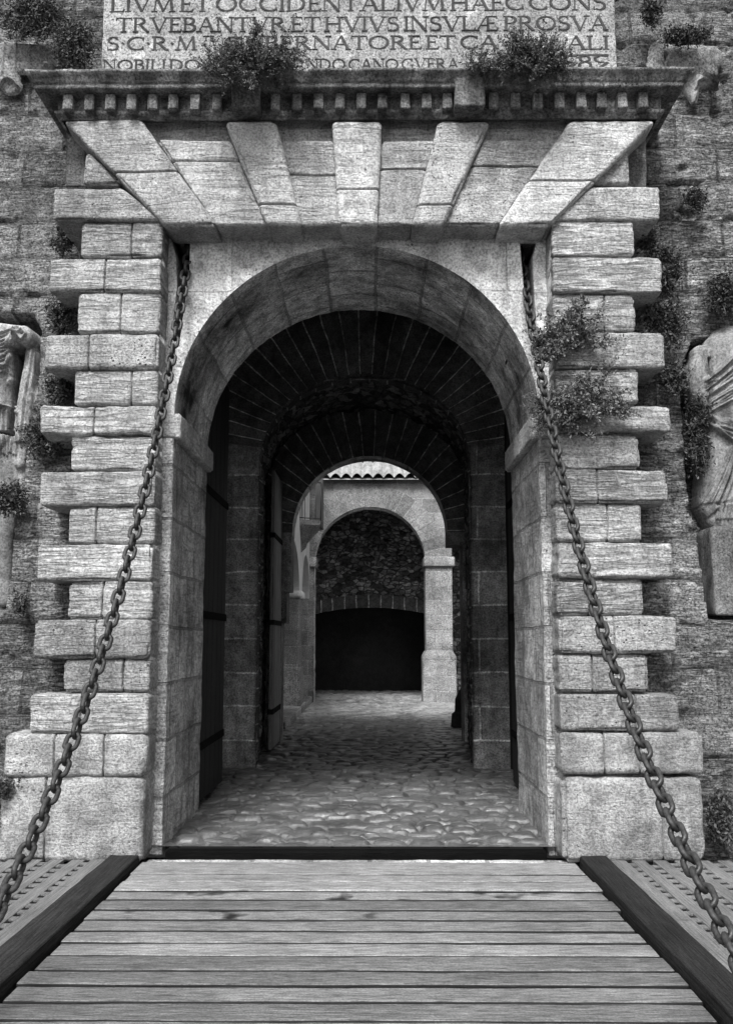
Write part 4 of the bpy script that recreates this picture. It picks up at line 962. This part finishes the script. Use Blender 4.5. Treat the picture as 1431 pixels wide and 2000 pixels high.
# ================================================================== PLANTS
def leaves(mb, C_, nrm, size, aspect=2.2):
    n_ = len(C_); C_ = np.array(C_); 
    a = np.random.RandomState(n_).normal(size=(n_, 3))+np.array(nrm); a /= np.linalg.norm(a, axis=1, keepdims=True)
    b = np.cross(a, np.random.RandomState(n_+1).normal(size=(n_, 3))); b /= np.linalg.norm(b, axis=1, keepdims=True)
    s_ = size*np.random.RandomState(n_+2).uniform(.6, 1.3, (n_, 1)); w_ = s_/aspect
    V = np.stack([C_-b*w_*.2, C_+a*s_*.5+b*w_*.5, C_+a*s_, C_+a*s_*.5-b*w_*.5], 1).reshape(-1, 3)
    q = np.arange(n_*4).reshape(-1, 4); mb.add(V, q)
def plant(name, label, px, py, Y, rx, ry, depth, nst, leaf, up, mat='leaf', per=46, hang=0., group=None, spiky=.5, seed=1):
    rs = np.random.RandomState(seed); c = np.array(P(px, py, Y)); sx = abs(P(px+rx, py, Y)[0]-c[0]); sz = abs(P(px, py-ry, Y)[2]-c[2])
    root = c+np.array([0, .05, -sz*.6*(up > 0)+sz*.5*hang]); st = MB(); Lc = []
    for i in range(nst):
        th = rs.uniform(0, 2*math.pi); r_ = math.sqrt(rs.uniform(0, 1)); tip = c+np.array([sx*r_*math.cos(th), -abs(rs.normal())*depth*.7, sz*r_*math.sin(th)])
        b0 = root+np.array([rs.uniform(-.35, .35)*sx, 0, rs.uniform(-.1, .1)*sz])
        if up > 0: b0[0] = c[0]+(tip[0]-c[0])*.7
        if rs.rand() < spiky*.35: tip[2] += sz*.35*up; 
        mid = (b0+tip)/2+rs.normal(size=3)*.03+np.array([0, -.03, -.05*hang])
        t = np.linspace(0, 1, 8)[:, None]; pts = (1-t)**2*b0+2*t*(1-t)*mid+t*t*tip
        tube(st, pts.tolist(), [.004]*4+[.003]*4, 3)
        for k_ in range(per):
            u_ = rs.uniform(.25, 1); j = min(int(u_*7), 6); p = pts[j]*(1-(u_*7-j))+pts[j+1]*(u_*7-j); Lc.append(p+rs.normal(size=3)*leaf*.8)
    fo = MB(); leaves(fo, Lc, (0, -.3, .5*up), leaf)
    t = thing(name, label, 'plant', tuple(root), group); fo.build('foliage', M[mat], t, smooth=False); st.build('stem', M['twig'], t); return t
def spray(name, label, root, tips, leaf=.024, per=46, sub=6, Y=6.93, out=.18, mat='leaf', seed=1, thick=.006):
    """straggling plant: branches run from one root crack to the given tips and carry side shoots"""
    rs = np.random.RandomState(seed); R0 = np.array(P(root[0], root[1], Y+.03)); st = MB(); Lc = []
    for (tx, ty) in tips:
        T = np.array(P(tx, ty, Y-out*rs.uniform(.2, 1))); mid = (R0+T)/2+np.array([0, -out*.4, .25*abs(T[0]-R0[0])*.3])+rs.normal(size=3)*.03
        t = np.linspace(0, 1, 14)[:, None]; pts = (1-t)**2*R0+2*t*(1-t)*mid+t*t*T+rs.normal(size=(14, 3))*.006
        tube(st, pts.tolist(), [thick*(1-.06*q) for q in range(14)], 4); L_ = np.linalg.norm(T-R0)
        for q in range(int(per*(.3+L_*2.2))): u_ = rs.beta(1.6, 1)*12.99; j_ = int(u_); Lc.append(pts[j_]+(pts[j_+1]-pts[j_])*(u_-j_)+rs.normal(size=3)*leaf*.55)
        for q in range(int(sub*(.4+L_*2.4))):
            j_ = rs.randint(2, 12); d_ = (T-R0)/max(L_, .01)*.6+rs.normal(size=3)*.55+np.array([0, -.15, .1]); e = pts[j_]+d_*rs.uniform(.05, .13)
            tube(st, [pts[j_].tolist(), ((pts[j_]+e)/2+rs.normal(size=3)*.006).tolist(), e.tolist()], .002, 3)
            for w_ in range(int(per*.62)): Lc.append(pts[j_]+(e-pts[j_])*rs.uniform(.15, 1.05)+rs.normal(size=3)*leaf*.5)
    fo = MB(); leaves(fo, Lc, (0, -.3, .4), leaf); t = thing(name, label, 'plant', tuple(R0)); fo.build('foliage', M[mat], t, smooth=False); st.build('stem', M['twig'], t)
rs_ = random.Random(11)
def fan(x0, x1, y0, y1, n_): return [(rs_.uniform(x0, x1), rs_.uniform(y0, y1)) for _ in range(n_)]
def dome(cx, cy, rx, ry, n_):
    o = []
    for _ in range(n_): a_ = rs_.uniform(-.25, math.pi+.25); q = rs_.uniform(.55, 1.)**.6; o.append((cx+rx*q*math.cos(a_), cy-ry*q*math.sin(a_)*rs_.uniform(.75, 1.1)))
    return o
spray('cornice_shrub', 'large bushy shrub with upright spiky shoots growing on the left part of the cornice', (488, 142), dome(490, 140, 92, 72, 40)+fan(390, 600, 125, 148, 16)+fan(430, 520, 150, 172, 9)+[(378, 118), (392, 96), (420, 78), (508, 52), (499, 55), (570, 76), (598, 100), (604, 126)], .02, 46, 8, 6.74, .26, mat='leafmid', seed=1)
spray('cornice_shrub', 'wide dark shrub growing on the right part of the cornice over the inscription', (1040, 143), dome(1035, 140, 72, 62, 36)+fan(975, 1105, 118, 145, 16)+[(992, 62), (996, 70), (1085, 78), (1062, 70)], .022, 46, 8, 6.76, .2, mat='leafmid', seed=2)
spray('cornice_shrub', 'low sprig growing on the cornice at the foot of the wide right shrub', (938, 143), fan(900, 980, 118, 142, 14)+[(908, 112), (926, 108), (950, 104)], .018, 40, 6, 6.76, .1, mat='leafmid', seed=3)
spray('pier_shrub', 'leafy straggling shrub hanging beside the right chain, the upper of two', (1052, 690), [(1142, 590), (1132, 606), (1196, 664), (1180, 618), (1160, 640), (1128, 645), (1112, 622), (1095, 636), (1075, 636), (1056, 652), (1064, 708), (1048, 700), (1098, 684), (1126, 676), (1150, 665), (1120, 665), (1090, 660), (1070, 660), (1090, 688), (1140, 645), (1110, 665), (1078, 684)], .03, 50, 7, 6.98, .16, seed=4)
spray('pier_shrub', 'spreading straggling shrub on the right pier, the lower of two', (1072, 800), [(1138, 742), (1130, 760), (1192, 728), (1186, 752), (1158, 748), (1104, 768), (1230, 790), (1256, 812), (1210, 770), (1200, 800), (1170, 778), (1150, 772), (1130, 778), (1112, 784), (1090, 778), (1150, 800), (1178, 825), (1130, 840), (1155, 850), (1105, 835), (1090, 830), (1130, 805), (1160, 815), (1100, 800)], .03, 50, 7, 6.98, .16, seed=5)
spray('pier_shrub', 'small straggling tuft left of the right chain above the impost', (1066, 800), [(1036, 778), (1040, 800), (1044, 820), (1038, 838), (1056, 850), (1050, 790), (1048, 835)], .02, 40, 7, 7.15, .1, seed=6)
dk_ = [
 ('dark creeper filling the corner left of the tablet, high up', 150, 105, 7.5, 48, 72, 70), ('dark creeper hanging over the carved shield at the top left', 70, 40, 7.5, 75, 48, 90),
 ('small dark tuft on the wall right of the tablet', 1270, 30, 7.6, 14, 36, 22), ('strip of moss on the upper edge of the worn panel', 1335, 72, 7.55, 55, 12, 34),
 ('dark creeper behind the upper right blocks', 1292, 530, 7.4, 38, 55, 60), ('dark creeper behind the middle right blocks', 1290, 640, 7.35, 45, 60, 70),
 ('dark creeper at the right edge above the headless statue', 1408, 580, 7.45, 34, 48, 46), ('dark creeper in the shadow beside the headless statue', 1358, 850, 7.5, 24, 85, 70),
 ('dark creeper behind the lower right blocks', 1310, 745, 7.35, 30, 42, 40), ('small dark tuft on the wall by the right lintel block', 1354, 392, 7.5, 22, 26, 16),
 ('dark creeper behind the upper left blocks', 128, 470, 7.45, 16, 30, 20), ('dark creeper behind the middle left blocks', 125, 625, 7.4, 22, 34, 36),
 ('dark creeper under the third long left block', 118, 760, 7.4, 26, 34, 36), ('twiggy creeper between the left statue and the pier', 92, 850, 7.35, 42, 52, 44),
 ('dark creeper at the feet of the left statue', 22, 975, 7.3, 42, 32, 50), ('dark weeds at the left edge by the pedestal', 20, 1535, 7.0, 16, 18, 14), ('dark weeds at the foot of the wall right of the plinth', 1402, 1600, 7.05, 26, 62, 50),
 ('small dark tuft on the wall left of the pier', 45, 1180, 7.25, 14, 14, 10), ('small dark tuft high on the right pier side', 1262, 470, 7.4, 16, 26, 18)]
for i, (lb, px, py, Y, rx, ry, ns) in enumerate(dk_):
    plant('wall_creeper', lb, px, py, Y, rx, ry, .1, int(ns*1.6), .03, .0, 'leafdark', per=50, hang=.6, seed=60+i)
